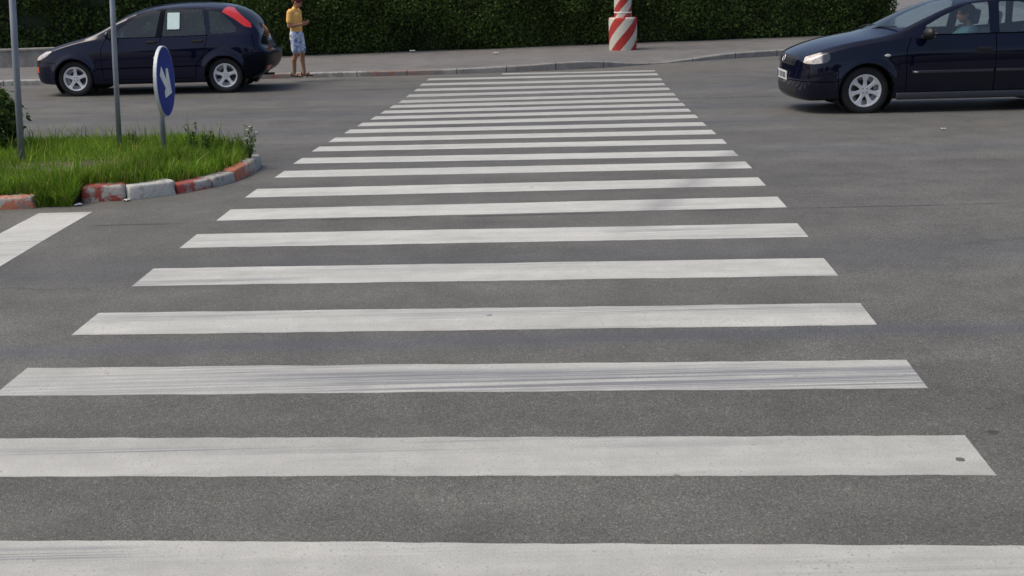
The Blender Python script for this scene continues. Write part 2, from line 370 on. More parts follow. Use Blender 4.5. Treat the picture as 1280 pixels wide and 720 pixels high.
def stripe(p, q, wl, wr, skew=.02, r=random.Random(1)):
    """p, q near-edge ends (left, right); widths along y"""
    n = 60; bm = bmesh.new(); near = []; farv = []; nb = []; fb = []
    j1 = j2 = 0
    for i in range(n+1):
        t = i/n; x = p[0] + (q[0]-p[0])*t; y = p[1] + (q[1]-p[1])*t
        j1 = j1*.6 + r.uniform(-.004, .004); j2 = j2*.6 + r.uniform(-.004, .004)
        ex = 0
        yn = y + j1; yf = y + wl + (wr-wl)*t + j2
        xf = x + skew + r.uniform(-.002, .002)
        near.append((x, yn)); farv.append((xf, yf))
    va = [bm.verts.new((x, y, G(y)+TH)) for x, y in near]; vb = [bm.verts.new((x, y, G(y)+TH)) for x, y in farv]
    vm = [bm.verts.new(((a.co.x+b.co.x)/2, (a.co.y+b.co.y)/2, G((a.co.y+b.co.y)/2)+TH)) for a, b in zip(va, vb)]
    ua = [bm.verts.new((v.co.x, v.co.y, G(v.co.y)-.004)) for v in va]; ub = [bm.verts.new((v.co.x, v.co.y, G(v.co.y)-.004)) for v in vb]
    for i in range(n):
        bm.faces.new((va[i], va[i+1], vm[i+1], vm[i])); bm.faces.new((vm[i], vm[i+1], vb[i+1], vb[i]))
        bm.faces.new((ua[i], ua[i+1], va[i+1], va[i])); bm.faces.new((vb[i], vb[i+1], ub[i+1], ub[i]))
    bm.faces.new((ua[0], va[0], vm[0], vb[0], ub[0])); bm.faces.new((ua[n], ub[n], vb[n], vm[n], va[n]))
    return bm
for k in range(1, 24):
    wd = {1: .38, 2: .39, 3: .38, 4: .40}.get(k, .42 if k < 12 else .45)
    if k > 17: wd = .43
    if k == 23: wd = .26
    tag(obj('road_marking', stripe(LB[k], RB[k], wd, wd), M['paint']), kind='structure')
gs = at(1200, 575); bm = bmesh.new(); pv = [bm.verts.new((gs.x+.019*math.cos(k*.5236)*(1+.2*math.sin(k*2)), gs.y+.020*math.sin(k*.5236)*(1+.15*math.cos(k*3)), G(gs.y)+TH+.001)) for k in range(12)]; bm.faces.new(pv)
o = obj('gum_spot', bm, simple('gum_spot', (.12, .115, .11), .8)); o['label'] = 'flattened dark gum spot near the right end of the second nearest stripe'; o['category'] = 'stain'
# stripe of the crossing over the side street
bm = bmesh.new(); c4 = [(-3.42, 9.68), (-3.86, 9.68), (-3.97, 6.4), (-3.53, 6.4)]

rows = []
for i in range(25):
    y = 6.4 + (9.68-6.4)*i/24; xa = -3.97 + (.11)*i/24
    rows.append([bm.verts.new((xa + random.uniform(-.003, .003), y, G(y)+TH)), bm.verts.new((xa+.44, y, G(y)+TH)), bm.verts.new((xa+.44, y, G(y)-.01)), bm.verts.new((xa, y, G(y)-.01))])
for A, B in zip(rows, rows[1:]):
    for i in range(4): bm.faces.new((A[i], A[(i+1) % 4], B[(i+1) % 4], B[i]))
bm.faces.new(rows[0]); bm.faces.new(rows[-1][::-1]); fixn(bm)
tag(obj('road_marking', bm, M['paint']), kind='structure')

# ------------------------------------------------------------------ far kerb and pavement
kp = [(-700, 131, .11), (-60, 110.5, .11), (0, 108, .11), (150, 104, .11), (330, 98.6, .10), (480, 95.2, .10), (560, 93, .10), (640, 90.2, .12), (700, 87.6, .15), (740, 85.6, .16), (765, 84, .12), (800, 81.5, .02), (830, 79.2, .012), (860, 77, .035), (905, 74, .12), (975, 69.5, .13), (1100, 64, .13), (1280, 56, .13), (1500, 46, .13)]
pts = [(at(u, v), h) for u, v, h in kp]
def crpath(pts, step=.25):
    out = []
    for i in range(len(pts)-1):
        (a, ha), (b, hb) = pts[i], pts[i+1]; n = max(1, int((b-a).length/step))
        for j in range(n):
            t = j/n; out.append((a.lerp(b, t), ha + (hb-ha)*t))
    out.append(pts[-1]); return out
path = crpath(pts)
for _ in range(2): path = [path[0]] + [((path[i-1][0]+path[i][0]*2+path[i+1][0])/4, (path[i-1][1]+path[i][1]*2+path[i+1][1])/4) for i in range(1, len(path)-1)] + [path[-1]]
bm = bmesh.new(); prev = None; KW = .14; inner = []
for i, (p, h) in enumerate(path):
    d = (path[min(i+1, len(path)-1)][0] - path[max(i-1, 0)][0]); d.z = 0; d.normalize(); nrm = Vector((-d.y, d.x, 0))
    g = G(p.y); z1 = g + h + random.uniform(-.003, .003)
    f = .018 if h > .05 else .005
    ring = [bm.verts.new((p.x, p.y, g-.05)), bm.verts.new((p.x, p.y, z1-f)), bm.verts.new((p.x+nrm.x*f, p.y+nrm.y*f, z1)), bm.verts.new((p.x+nrm.x*KW, p.y+nrm.y*KW, z1)), bm.verts.new((p.x+nrm.x*KW, p.y+nrm.y*KW, g-.05))]
    inner.append((p.x+nrm.x*(KW-.005), p.y+nrm.y*(KW-.005), z1-.004))
    if prev:
        for a_, b_, c_, d_ in zip(prev, ring, ring[1:], prev[1:]): bm.faces.new((a_, b_, c_, d_))
    prev = ring
t = NT('kerb_stone_paint'); co = t.co(); X, Y, Z = sep_xyz(t, co)
br = t.math('FRACT', t.math('DIVIDE', t.math('ADD', X, 100.0), 1.0))
joint = t.ramp(t.math('ABSOLUTE', t.math('SUBTRACT', br, .5)), [(.485, 0), (.495, 1)])
base = t.ramp(t.noise(3, 6, .65, co), [(.3, (.20, .19, .17)), (.7, (.33, .32, .30))])
base = t.mix(.6, base, t.ramp(t.noise(25, 4, .7, co), [(.3, .7), (.7, 1.25)]), 'MULTIPLY')
alt = t.ramp(t.math('FRACT', t.math('DIVIDE', t.math('ADD', X, 100.3), 3.0)), [(.49, 0), (.5, 1)])
red = t.math('MULTIPLY', t.math('MULTIPLY', t.ramp(t.noise(6, 5, .7, co), [(.46, 0), (.56, 1)]), alt), t.ramp(t.math('DIVIDE', t.math('ADD', X, 10), 10.0), [(.78, .75), (.9, 0)]))
base = t.mix(red, base, (.30, .12, .09))
wht = t.math('MULTIPLY', t.math('MULTIPLY', t.ramp(t.noise(5, 5, .7, t.co((1, 1, 1), (0, .4, 0))), [(.46, 0), (.55, .6)]), t.math('SUBTRACT', 1.0, alt)), t.ramp(t.math('DIVIDE', t.math('ADD', X, 10), 10.0), [(.8, 1), (.95, .2)]))
base = t.mix(wht, base, (.5, .5, .47))
geo = t.n('ShaderNodeNewGeometry'); gz = sep_xyz(t, geo.outputs['Position'])[2]
base = t.mix(t.math('MULTIPLY', joint, .85), base, (.03, .028, .025)); t.set(base, .85); t.bump(t.noise(30, 4, .7, co), .5, .006)
fixn(bm); tag(obj('kerb', bm, t.m), kind='structure')
# pavement sheet behind the kerb
def zpav(y): return -.02 + max(0, y-26)*.008
bm = bmesh.new(); prev = None
for (x, y, z) in inner:
    offs = [0, .3, .7, 1.2, 2.2, 4, 8, 16, 60]
    ring = []
    for o in offs:
        yy = y + o; s_ = min(1, o/1.5); s_ = s_*s_*(3-2*s_)
        ring.append(bm.verts.new((x*(1+o*.004), yy, z*(1-s_) + zpav(min(yy, 40))*s_)))
    if prev:
        for a_, b_, c_, d_ in zip(prev, ring, ring[1:], prev[1:]): bm.faces.new((a_, b_, c_, d_))
    prev = ring
fixn(bm)
for f in bm.faces:
    if f.normal.z < 0: f.normal_flip()
tag(obj('pavement', bm, M['pavement'], smooth=True), kind='structure')

# ------------------------------------------------------------------ foliage
def leaf_quads(P, N, size, rn, spread=.9, aspect=.6):
    """leaf-sized faces at P facing roughly N"""
    n = len(P); D = N + rn.normal(0, spread, (n, 3)); D /= np.linalg.norm(D, axis=1)[:, None]
    R_ = rn.normal(0, 1, (n, 3)); U = np.cross(D, R_); U /= np.linalg.norm(U, axis=1)[:, None]; W = np.cross(D, U)
    s = size*rn.uniform(.6, 1.35, n)[:, None]
    V = np.stack([P - U*s, P + W*s*aspect*.9, P + U*s, P - W*s*aspect*.9], 1) + D[:, None, :]*0
    V[:, 1] += D*s*.2; V[:, 3] += D*s*.2
    return V.reshape(-1, 3), np.arange(n*4).reshape(-1, 4)
def vnoise(x, y, seed):
    s = np.zeros_like(x)
    r = np.random.default_rng(seed)
    for k in range(10):
        fx, fy, ph = r.normal(0, 1.6), r.normal(0, 1.6), r.uniform(0, 6.28); s += np.sin(fx*x + fy*y + ph)
    return s/4.5
def hedge(name, pa, pb, depth, height, label, n, size, seed, mat, z0=0.0, rough=.16):
    """clipped hedge from pa to pb (front base line), leaning noise on faces"""
    rn = np.random.default_rng(seed); pa = np.array(pa[:2]); pb = np.array(pb[:2]); L = np.linalg.norm(pb-pa)
    t = (pb-pa)/L; nr = np.array([t[1], -t[0]]);  # towards the camera
    if nr[1] > 0: nr = -nr
    s = rn.uniform(0, L, n); which = rn.uniform(0, 1, n)
    peri = height + depth + .6*height; q = which*peri
    front = q < height; top = (q >= height) & (q < height+depth); back = ~front & ~top
    hz = np.where(front, q, np.where(top, height, height - (q-height-depth)/.6*height*1.0))
    dp = np.where(front, 0, np.where(top, (q-height), depth))
    bumpv = vnoise(s, hz*1.5, seed)*rough + rn.normal(0, .035, n) + np.abs(rn.normal(0, .05, n))*(rn.random(n) < .15)
    # rounded edge and narrower base
    dpx = np.where(front, -bumpv - .10*np.sin(np.clip(hz/height, 0, 1)*PI), np.where(back, depth+bumpv, dp))
    hh = np.where(top, height + bumpv*.8, hz)
    inset = rn.exponential(.07, n); dpx = np.where(front, dpx+inset, np.where(back, dpx-inset, dpx)); hh = np.where(top, hh-inset, hh)
    base_in = np.clip(.08-hz, 0, .08)*.6; dpx = np.where(front, dpx+base_in, dpx)
    P = np.stack([pa[0]+t[0]*s - nr[0]*dpx, pa[1]+t[1]*s - nr[1]*dpx, z0+hh], 1)
    Nn = np.where(front[:, None], np.array([nr[0], nr[1], .35]), np.where(top[:, None], np.array([0, 0, 1.]), np.array([-nr[0], -nr[1], .3])))
    # ends
    ne = n//14; se = rn.integers(0, 2, ne); de = rn.uniform(0, depth, ne); he = rn.uniform(0, height, ne)
    xe = np.where(se == 1, L, 0) + np.where(se == 1, 1, -1)*(vnoise(de*2, he*2, seed+3)*.05 + .03 - rn.exponential(.06, ne))
    Pe = np.stack([pa[0]+t[0]*xe - nr[0]*de, pa[1]+t[1]*xe - nr[1]*de, z0+he], 1)
    Ne = np.stack([np.where(se == 1, t[0], -t[0]), np.where(se == 1, t[1], -t[1]), np.full(ne, .3)], 1)
    V, F = leaf_quads(np.concatenate([P, Pe]), np.concatenate([Nn, Ne]), size, rn)
    root = thing(name, label, 'hedge', (0, 0, 0))
    npobj('foliage', V, F, mat, root)
    # woody inside
    bm = bmesh.new()
    for i in range(int(L/.45)):
        s_ = (i+.5)*.45
        for k in range(3):
            b = pa + t*s_ - nr*(depth*.5+rn.uniform(-.1, .1)); e_ = b + t*rn.uniform(-.3, .3) - nr*rn.uniform(-.25, .25)
            tube(bm, [(b[0], b[1], z0-.05), ((b[0]+e_[0])/2, (b[1]+e_[1])/2, z0+height*.45), (e_[0], e_[1], z0+height*.85)], [.022, .015, .006], 5)
    m_ = pa*.5+pb*.5 - nr*depth*.5
    ang = math.atan2(t[1], t[0])
    obj('branches', bm, M['bark'], root)
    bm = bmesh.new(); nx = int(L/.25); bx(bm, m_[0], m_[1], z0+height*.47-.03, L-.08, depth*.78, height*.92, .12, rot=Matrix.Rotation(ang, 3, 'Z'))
    obj('shade_core', bm, M['hedge_shade'], root)  # solid core in painted shade, closes the gaps between leaves
    return root
hz = .03
pA = at(300, 71, plane=hz); pM = at(740, 54, plane=hz+.02); pB = at(1118, 38.5, plane=hz+.05)
hedge('hedge', pA, pM, 1.3, 2.1, 'long clipped dark green hedge behind the person in yellow and left of the striped pillar', 84000, .034, 11, M['hedge'])
hedge('hedge', pM + Vector((.02, 0, 0)), pB, 1.3, 2.1, 'dark green hedge stretch running from the striped pillar to the right behind the moving car', 60000, .034, 12, M['hedge'], .03)
pL = at(-260, 95, plane=hz); pR_ = at(292, 71, plane=hz)
hedge('hedge', pL + Vector((0, 1.6, 0)), pR_ + Vector((0, 1.6, 0)), 1.6, 2.3, 'darker loose hedge above the low wall behind the parked car', 46000, .045, 13, M['hedge'], rough=.3)

# low wall left
wa = at(-200, 91, plane=.0); wb = at(150, 79.5, plane=.0)
bm = bmesh.new(); dv = (wb-wa); L = dv.length; ang = math.atan2(dv.y, dv.x); mid = (wa+wb)/2
bx(bm, mid.x, mid.y+.12, .11, L, .24, .48, .012, Matrix.Rotation(ang, 3, 'Z'))
r0 = thing('low_wall', 'low grey concrete wall at the back of the pavement behind the parked hatchback', 'wall')
obj('wall_body', bm, M['concrete'], r0)
bm = bmesh.new(); bx(bm, mid.x, mid.y+.12, .375, L+.03, .30, .05, .01, Matrix.Rotation(ang, 3, 'Z')); obj('coping', bm, M['concrete'], r0)

# added trees, crowns mostly above the view, put in to shade the left hedge
def tree(x, y, h, r, label, seed, n=16000):
    rn = np.random.default_rng(seed); root = thing('added_tree', label, 'tree', (x, y, 0), 0, 'trees added to shade the left hedge')
    bm = bmesh.new(); tips = []
    tube(bm, [(0, 0, -.1), (.05, 0, h*.25), (-.03, .05, h*.5), (0, 0, h*.8)], [.17, .13, .10, .03], 9)
    for k in range(11):
        a_ = k*2.4 + rn.uniform(-.3, .3); z_ = h*rn.uniform(.28, .7); l_ = r*rn.uniform(.6, .95)
        tp = (math.cos(a_)*l_, math.sin(a_)*l_, z_ + l_*rn.uniform(.2, .6)); tips.append(tp)
        tube(bm, [(0, 0, z_), (tp[0]*.5, tp[1]*.5, z_ + (tp[2]-z_)*.65), tp], [.06, .04, .012], 6)
    obj('trunk', bm, M['bark'], root, True)
    cs = np.array(tips + [(0, 0, h*.85), (.4, .3, h*.7), (-.5, -.2, h*.62)]); cs = np.concatenate([cs, cs*[.6, .6, 1] + [0, 0, .3]])
    ci = rn.integers(0, len(cs), n); dd = rn.normal(0, 1, (n, 3)); dd /= np.linalg.norm(dd, axis=1)[:, None]
    rad = r*.34*rn.uniform(.45, 1.05, n)[:, None]*np.array([1, 1, .8])
    V, F = leaf_quads(cs[ci] + dd*rad, dd + [0, 0, .4], .06, rn); npobj('crown', V, F, M['hedge'], root)
    return root
tree(-9.8, 33.6, 5.4, 2.6, 'tree added behind the hedge at the far left to shade it', 5)
tree(-14.0, 34.5, 6.2, 3.0, 'taller tree added outside the left end of the hedge to shade it', 6)

def dup(root, loc, rz, label, group):
    c = root.copy(); COL.objects.link(c); c.location = loc; c.rotation_euler = (0, 0, rz); c['label'] = label; c['group'] = group
    for ch in root.children:
        d_ = ch.copy(); COL.objects.link(d_); d_.parent = c
    return c
t0_ = tree(-18, -27, 6.0, 3.2, 'x', 8, 14000)  # unseen row added behind the camera so the car sides reflect something dark
t0_['label'] = 'unseen tree added behind the viewer to darken car reflections'; t0_['group'] = 'trees added behind the viewer'
for i_, x_ in enumerate((-11, -3, 5, 12, 19, 26)):
    dup(t0_, (x_, -27 + (i_ % 2)*1.4, 0), i_*1.3, 'unseen tree added behind the viewer to darken car reflections', 'trees added behind the viewer')

# ------------------------------------------------------------------ traffic island
fr_px = [(-260, 276), (-60, 265.5), (0, 262), (45, 260), (100, 252.5), (160, 250.5), (223, 242), (270, 233.5), (300, 225), (322, 214)]
fr = [at(u, v) for u, v in fr_px]
tipc = at(329, 206)
backp = [at(318, 197), at(270, 189), at(150, 183), (at(0, 184)), at(-260, 190)]
isl = fr + [tipc] + backp
cen = Vector((-3.6, 11.4, 0))
bm = bmesh.new(); rows_ = []
for f_, dz in ((.985, -.03), (.965, .02), (.93, .05), (.80, .11), (.5, .16), (0.02, .17)):
    rr = []
    for p in isl:
        c_ = Vector((min(-3.4, p.x), 11.5, 0)); q_ = c_.lerp(p, f_); rr.append(bm.verts.new((q_.x, q_.y, G(q_.y) + dz)))
    rows_.append(rr)
for A, B in zip(rows_, rows_[1:]):
    for i in range(len(isl)-1): bm.faces.new((A[i], A[i+1], B[i+1], B[i]))
fixn(bm)
for f in bm.faces:
    if f.normal.z < 0: f.normal_flip()
tag(obj('island_ground', bm, M['soil'], smooth=True), kind='structure')

def kerbpaint(name, c, wear):
    t = NT(name); co = t.co(); n1 = t.noise(7, 6, .72, co); n2 = t.noise(40, 4, .7, co)
    bare = t.ramp(n2, [(.3, (.15, .14, .125)), (.7, (.30, .28, .26))])
    pc = t.mix(.5, c, t.ramp(n2, [(.3, .65), (.7, 1.3)]), 'MULTIPLY')
    t.set(t.mix(t.ramp(n1, [(wear, 0), (wear+.08, 1)]), pc, t.mix(t.ramp(t.noise(5, 4, .6, co), [(.5, 0), (.55, .8)]), bare, (.45, .44, .40))), .8); t.bump(n2, .6, .008); return t.m
K = dict(red=kerbpaint('worn_red_paint', (.28, .05, .035), .47), orange=kerbpaint('faded_orange_paint', (.47, .17, .10), .52),
         white=kerbpaint('worn_white_paint', (.55, .54, .48), .53), pink=kerbpaint('flaked_red_paint', (.42, .08, .06), .47), bare=kerbpaint('faded_white_paint', (.42, .40, .36), .45))
def kerb_stone(u0, v0, u1, v1, h, wd, mat, label, tip=0.0):
    a_, b_ = at(u0, v0), at(u1, v1); d = b_-a_; d.z = 0; L_ = d.length; ang = math.atan2(d.y, d.x)
    bm = bmesh.new(); bmesh.ops.create_cube(bm, size=1.0)
    bmesh.ops.scale(bm, vec=(L_*.97, wd, h+.06), verts=bm.verts)
    for v in bm.verts:
        if v.co.z > 0: v.co.y *= .82
    bmesh.ops.bevel(bm, geom=bm.edges[:], offset=.024, segments=3, affect='EDGES', profile=.5)
    bmesh.ops.triangulate(bm, faces=[f for f in bm.faces if f.calc_area() > .004])
    for _ in range(2): bmesh.ops.subdivide_edges(bm, edges=[e_ for e_ in bm.edges if e_.calc_length() > .03], cuts=1)
    bmesh.ops.triangulate(bm, faces=bm.faces[:])
    sd_ = sum(ord(c_) for c_ in label)
    for v in bm.verts:
        q = v.co*14 + Vector((sd_ % 17, sd_ % 13, 0)); n_ = math.sin(q.x*1.3+math.sin(q.y*2.1))*math.sin(q.z*1.7+q.y) + .5*math.sin(q.x*3.7+q.z*2.9)
        v.co *= 1 + n_*.035
    o = obj('kerb_stone', bm, mat, smooth=True)
    nr = Vector((-d.y, d.x, 0)).normalized(); c = (a_+b_)/2 + nr*wd/2
    o.location = (c.x, c.y, G(c.y) + h/2 - .03); o.rotation_euler = (0, tip, ang)
    o['label'] = label; o['category'] = 'kerb stone'; o['group'] = 'painted kerb stones round the grass island'
kerb_stone(-105, 267, 44, 261, .10, .22, K['orange'], 'faded orange kerb stone cut by the left picture edge, left of the grass gap')
kerb_stone(101, 253.5, 157, 251, .135, .26, K['red'], 'dark red kerb stone with pale lower edge beside the grass overhang')
kerb_stone(161, 250.5, 222, 243, .12, .26, K['white'], 'worn white kerb stone right of the dark red one')
kerb_stone(224, 242.5, 268, 234.5, .085, .24, K['pink'], 'flaked pinkish red kerb stone right of the worn white one')
kerb_stone(270, 234, 297, 226.5, .09, .22, K['bare'], 'low greyish white kerb stone between two reddish ones')
kerb_stone(298, 226, 318, 216.5, .11, .22, K['orange'], 'small faded orange kerb stone close to the island tip')
kerb_stone(319, 216, 329, 207, .12, .2, K['bare'], 'pale kerb stone at the very tip of the grass island')

# grass
def inpoly(x, y, P):
    c = np.zeros(len(x), bool); n = len(P); j = n-1
    for i in range(n):
        xi, yi, xj, yj = P[i].x, P[i].y, P[j].x, P[j].y
        c ^= ((yi > y) != (yj > y)) & (x < (xj-xi)*(y-yi)/(yj-yi+1e-12)+xi); j = i
    return c
def blades(X, Y, H, W_, rn, z0, lean=.35):
    n = len(X); a_ = rn.uniform(0, 2*PI, n); la = rn.uniform(0, 2*PI, n); ll = H*rn.uniform(.05, lean*2, n)
    ux, uy = np.cos(a_)*W_/2, np.sin(a_)*W_/2; dx, dy = np.cos(la)*ll, np.sin(la)*ll
    P0 = np.stack([X-ux, Y-uy, z0], 1); P1 = np.stack([X+ux, Y+uy, z0], 1)
    P2 = np.stack([X+ux*.8+dx*.35, Y+uy*.8+dy*.35, z0+H*.55], 1); P3 = np.stack([X-ux*.8+dx*.35, Y-uy*.8+dy*.35, z0+H*.55], 1)
    P4 = np.stack([X+dx+ux*.1, Y+dy+uy*.1, z0+H*np.where(ll > H*.5, .85, 1)], 1); P5 = np.stack([X+dx-ux*.1, Y+dy-uy*.1, z0+H*np.where(ll > H*.5, .85, 1)], 1)
    V = np.stack([P0, P1, P2, P3, P4, P5], 1).reshape(-1, 3); b = np.arange(n)[:, None]*6
    F = np.concatenate([b+[0, 1, 2, 3], b+[3, 2, 4, 5]], 0); return V, F
rn = np.random.default_rng(3); N = 105000
gx = rn.uniform(-7.5, -2.2, N); gy = rn.uniform(9.4, 13.6, N)
ins = [Vector((p.x + (cen.x-p.x)*.10 if p.x > -3.3 else p.x, p.y + (.10 if p.y < 11.5 else -.05), 0)) for p in isl]
gap_l, gap_r = at(48, 258).x, at(98, 253).x
gx2 = rn.uniform(gap_l, gap_r, 7000); gy2 = at(75, 258.5).y + rn.uniform(0, .42, 7000)
k_ = inpoly(gx, gy, ins); gx = np.concatenate([gx[k_], gx2]); gy = np.concatenate([gy[k_], gy2])
Gv = np.array([G(y) for y in np.linspace(9, 14, 101)]); gz0 = np.interp(gy, np.linspace(9, 14, 101), Gv) + .08
tall = np.clip(vnoise(gx*1.5, gy*1.5, 9), -1, 1)
bumpR = np.exp(-((gx+3.35)/.38)**2)*.5
gapm = np.arange(len(gx)) >= k_.sum(); gz0 = np.where(gapm, gz0 - .08 + np.clip((gy-gy2.min())*.25, 0, .08), gz0)
H_ = (.06 + .05*tall + .095*rn.random(len(gx))**1.5)*(1+bumpR) + .20*(rn.random(len(gx)) < .03)*rn.random(len(gx))
H_ *= 1 - .35*np.exp(-((gx+5.2)/.4)**2)*(gy < 11)
V, F = blades(gx, gy, H_, .007+.006*rn.random(len(gx)), rn, gz0)
tag(npobj('grass', V, F, M['grass']), 'long uncut green grass covering the traffic island', 'grass', kind='stuff')

# weeds
M['weed'] = leafmat('weed_leaf', [(0, (.05, .10, .02)), (1, (.11, .19, .04))], .35)
M['petal'] = simple('white_petal', (.75, .74, .7), .7)
def weed(u, v, h, label, flowers, seed, n=7):
    rn = np.random.default_rng(seed); p = at(u, v); root = thing('weed', label, 'weed', (p.x, p.y, p.z+.05)); bm = bmesh.new(); P = []; N_ = []; tips = []
    for i in range(n):
        a_ = rn.uniform(0, 6.28); l_ = h*rn.uniform(.6, 1); sp = rn.uniform(.05, .30)*h
        q = [(0, 0, 0), (math.cos(a_)*sp*.4, math.sin(a_)*sp*.4, l_*.5), (math.cos(a_)*sp, math.sin(a_)*sp, l_)]
        tube(bm, q, [.004, .003, .0015], 5); tips.append(q[2])
        for j in range(16):
            t_ = rn.uniform(.15, 1); P.append([q[2][0]*t_**1.3 + rn.normal(0, .022), q[2][1]*t_**1.3 + rn.normal(0, .022), l_*t_]); N_.append([0, 0, 1])
    obj('stem', bm, M['weed'], root)
    V, F = leaf_quads(np.array(P), np.array(N_, float), .022, rn, 1.2, .45); npobj('foliage', V, F, M['weed'], root)
    if flowers:
        for tp in tips[:flowers]:
            bm = bmesh.new()
            for k in range(6):
                a_ = k*PI/3; bx(bm, tp[0]+math.cos(a_)*.009, tp[1]+math.sin(a_)*.009, tp[2]+.005, .012, .008, .003, rot=Matrix.Rotation(a_, 3, 'Z'))
            obj('flower', bm, M['petal'], root)
weed(313, 212, .42, 'tall white flowering weed at the tip of the grass island', 5, 21, 11)
weed(243, 205, .40, 'tall weed with narrow leaves rising above the grass right of the round sign', 0, 22, 6)
weed(170, 200, .30, 'thin weed standing in the grass between the pole and the round sign', 0, 23, 5)
weed(262, 210, .33, 'bushy weed in the grass near the island tip', 0, 24, 9)

# island shrub at the left picture edge
def shrub(p, rx, ry, h, label, n, seed):
    rn = np.random.default_rng(seed); root = thing('shrub', label, 'shrub', tuple(p)); d = rn.normal(0, 1, (n, 3)); d[:, 2] = np.abs(d[:, 2])*1.1 - .25; d /= np.linalg.norm(d, axis=1)[:, None]
    pw = np.sign(d)*np.abs(d)**.75; rr = 1 + vnoise(d[:, 0]*3+d[:, 1], d[:, 2]*3, seed)*.16 - rn.exponential(.07, n) + rn.exponential(.06, n)*(rn.random(n) < .15)
    P = pw*rr[:, None]*np.array([rx, ry, h*.55]) + [0, 0, h*.42]; P[:, 2] = np.clip(P[:, 2], .02, None)
    V, F = leaf_quads(P, d+[0, 0, .3], .03, rn); npobj('foliage', V, F, M['hedge'], root)
    bm = bmesh.new()
    for i in range(26):
        a_ = rn.uniform(0, 6.28); s_ = rn.uniform(.3, .75); tube(bm, [(0, 0, -.05), (math.cos(a_)*rx*s_*.6, math.sin(a_)*ry*s_*.6, h*.45), (math.cos(a_)*rx*s_, math.sin(a_)*ry*s_, h*.8)], [.014, .009, .004], 5)
    bmesh.ops.create_icosphere(bm, subdivisions=3, radius=1.0, matrix=Matrix.Translation((0, 0, h*.45)) @ Matrix.Diagonal((rx*.72, ry*.72, h*.42, 1)))
    obj('branches', bm, M['bark'], root)
sp = at(-42, 208); shrub((sp.x, sp.y, sp.z+.05), .55, .5, .90, 'dark clipped shrub at the left picture edge behind the thick pole', 11000, 31)

# ------------------------------------------------------------------ poles and sign
def pole(u, v, r, top, lean, label):
    p = at(u, v, .1); root = thing('sign_pole', label, 'pole', tuple(p), 0, None)
    bm = bmesh.new(); tube(bm, [(0, 0, -.15), (lean[0]*.3, lean[1]*.3, top*.3), (lean[0], lean[1], top)], r, 20)
    obj('post', bm, M['steel'], root, True)
    bm = bmesh.new(); r_ = lathe_z(bm, [(r*1.12, 0), (r*1.12, .02), (r*.9, .035), (0.001, .04)], 20); o = obj('cap', bm, M['black'], root, True); o.location = (lean[0], lean[1], top-.01)
    return root
pole(27, 212, .031, 3.0, (.23, 0), 'thick grey steel pole standing in the grass in front of the dark shrub')
pole(149, 190, .027, 3.0, (.19, 0), 'thin grey steel pole in the grass in front of the parked car')
sp = at(206, 196, .1)
root = thing('direction_sign', 'round blue keep right sign with white arrow on a short leaning pole', 'road sign', tuple(sp))
bm = bmesh.new(); tube(bm, [(0, 0, -.15), (.015, 0, 1.0)], .028, 16); obj('post', bm, M['steel'], root, True)
M['blue'] = simple('sign_blue', (.003, .028, .26), .6, 0, .15, 5, Specular_IOR_Level=.25); M['white'] = simple('sign_white', (.85, .85, .80), .5, 0, .08); M['rim'] = simple('sign_rim', (.70, .72, .72), .5, .1, .1, 8)
Rr = .35; zc = .755
panel = bpy.data.objects.new('sign_panel', None)
bm = bmesh.new()
# box-type disc facing +x: flange, front, back
n = 48; ring = lambda x, r: [bm.verts.new((x, r*math.cos(t*2*PI/n), r*math.sin(t*2*PI/n))) for t in range(n)]
A = ring(-.034, Rr*.9); B = ring(-.034, Rr); C_ = ring(-.003, Rr); D_ = ring(.0, Rr-.006); E_ = ring(-.002, Rr-.012)
for a_, b_ in ((A, B), (B, C_), (C_, D_), (D_, E_)):
    for t_ in range(n): bm.faces.new((a_[t_], a_[(t_+1) % n], b_[(t_+1) % n], b_[t_]))
bm.faces.new(A)
fixn(bm); flange = obj('flange', bm, M['rim'], root)
bm = bmesh.new(); C1 = [bm.verts.new((.001, (Rr-.012)*math.cos(t*2*PI/n), (Rr-.012)*math.sin(t*2*PI/n))) for t in range(n)]; bm.faces.new(C1); fixn(bm)
disc = obj('sign_face', bm, M['blue'], root)
# arrow pointing down to the right, as read from the front (viewer at +x sees +y on the right)
sx = Rr/226*.84
ar = [(-150, 92), (-128, 118), (-10, 2), (22, 92), (52, 60), (140, -80), (150, -98), (128, -108), (-20, -104), (-44, -80), (-2, -66), (-64, -14)]
ar = [(-168, 70), (-125, 112), (5, -12), (10, 88), (62, 88), (128, -104), (-62, -104), (-62, -60), (-30, -56), (-40, -58)]
ar = [(-170, 66), (-112, 128), (2, 12), (14, 96), (66, 96), (136, -104), (-62, -118), (-66, -62), (-30, -50)]
bm = bmesh.new(); prism(bm, [(y*sx, z*sx) for y, z in ar], 'x', .001, .004); fixn(bm); arr = obj('arrow', bm, M['white'], root)
bks = []
for z_ in (.17, -.17):
    bm = bmesh.new(); bx(bm, -.05, 0, z_, .03, .09, .035, .005); bks.append(obj('bracket', bm, M['steel'], root))
for o in (flange, disc, arr, *bks):
    o.location = (.088, 0, zc); o.rotation_euler = (math.radians(2), math.radians(1.0), math.radians(1.0))

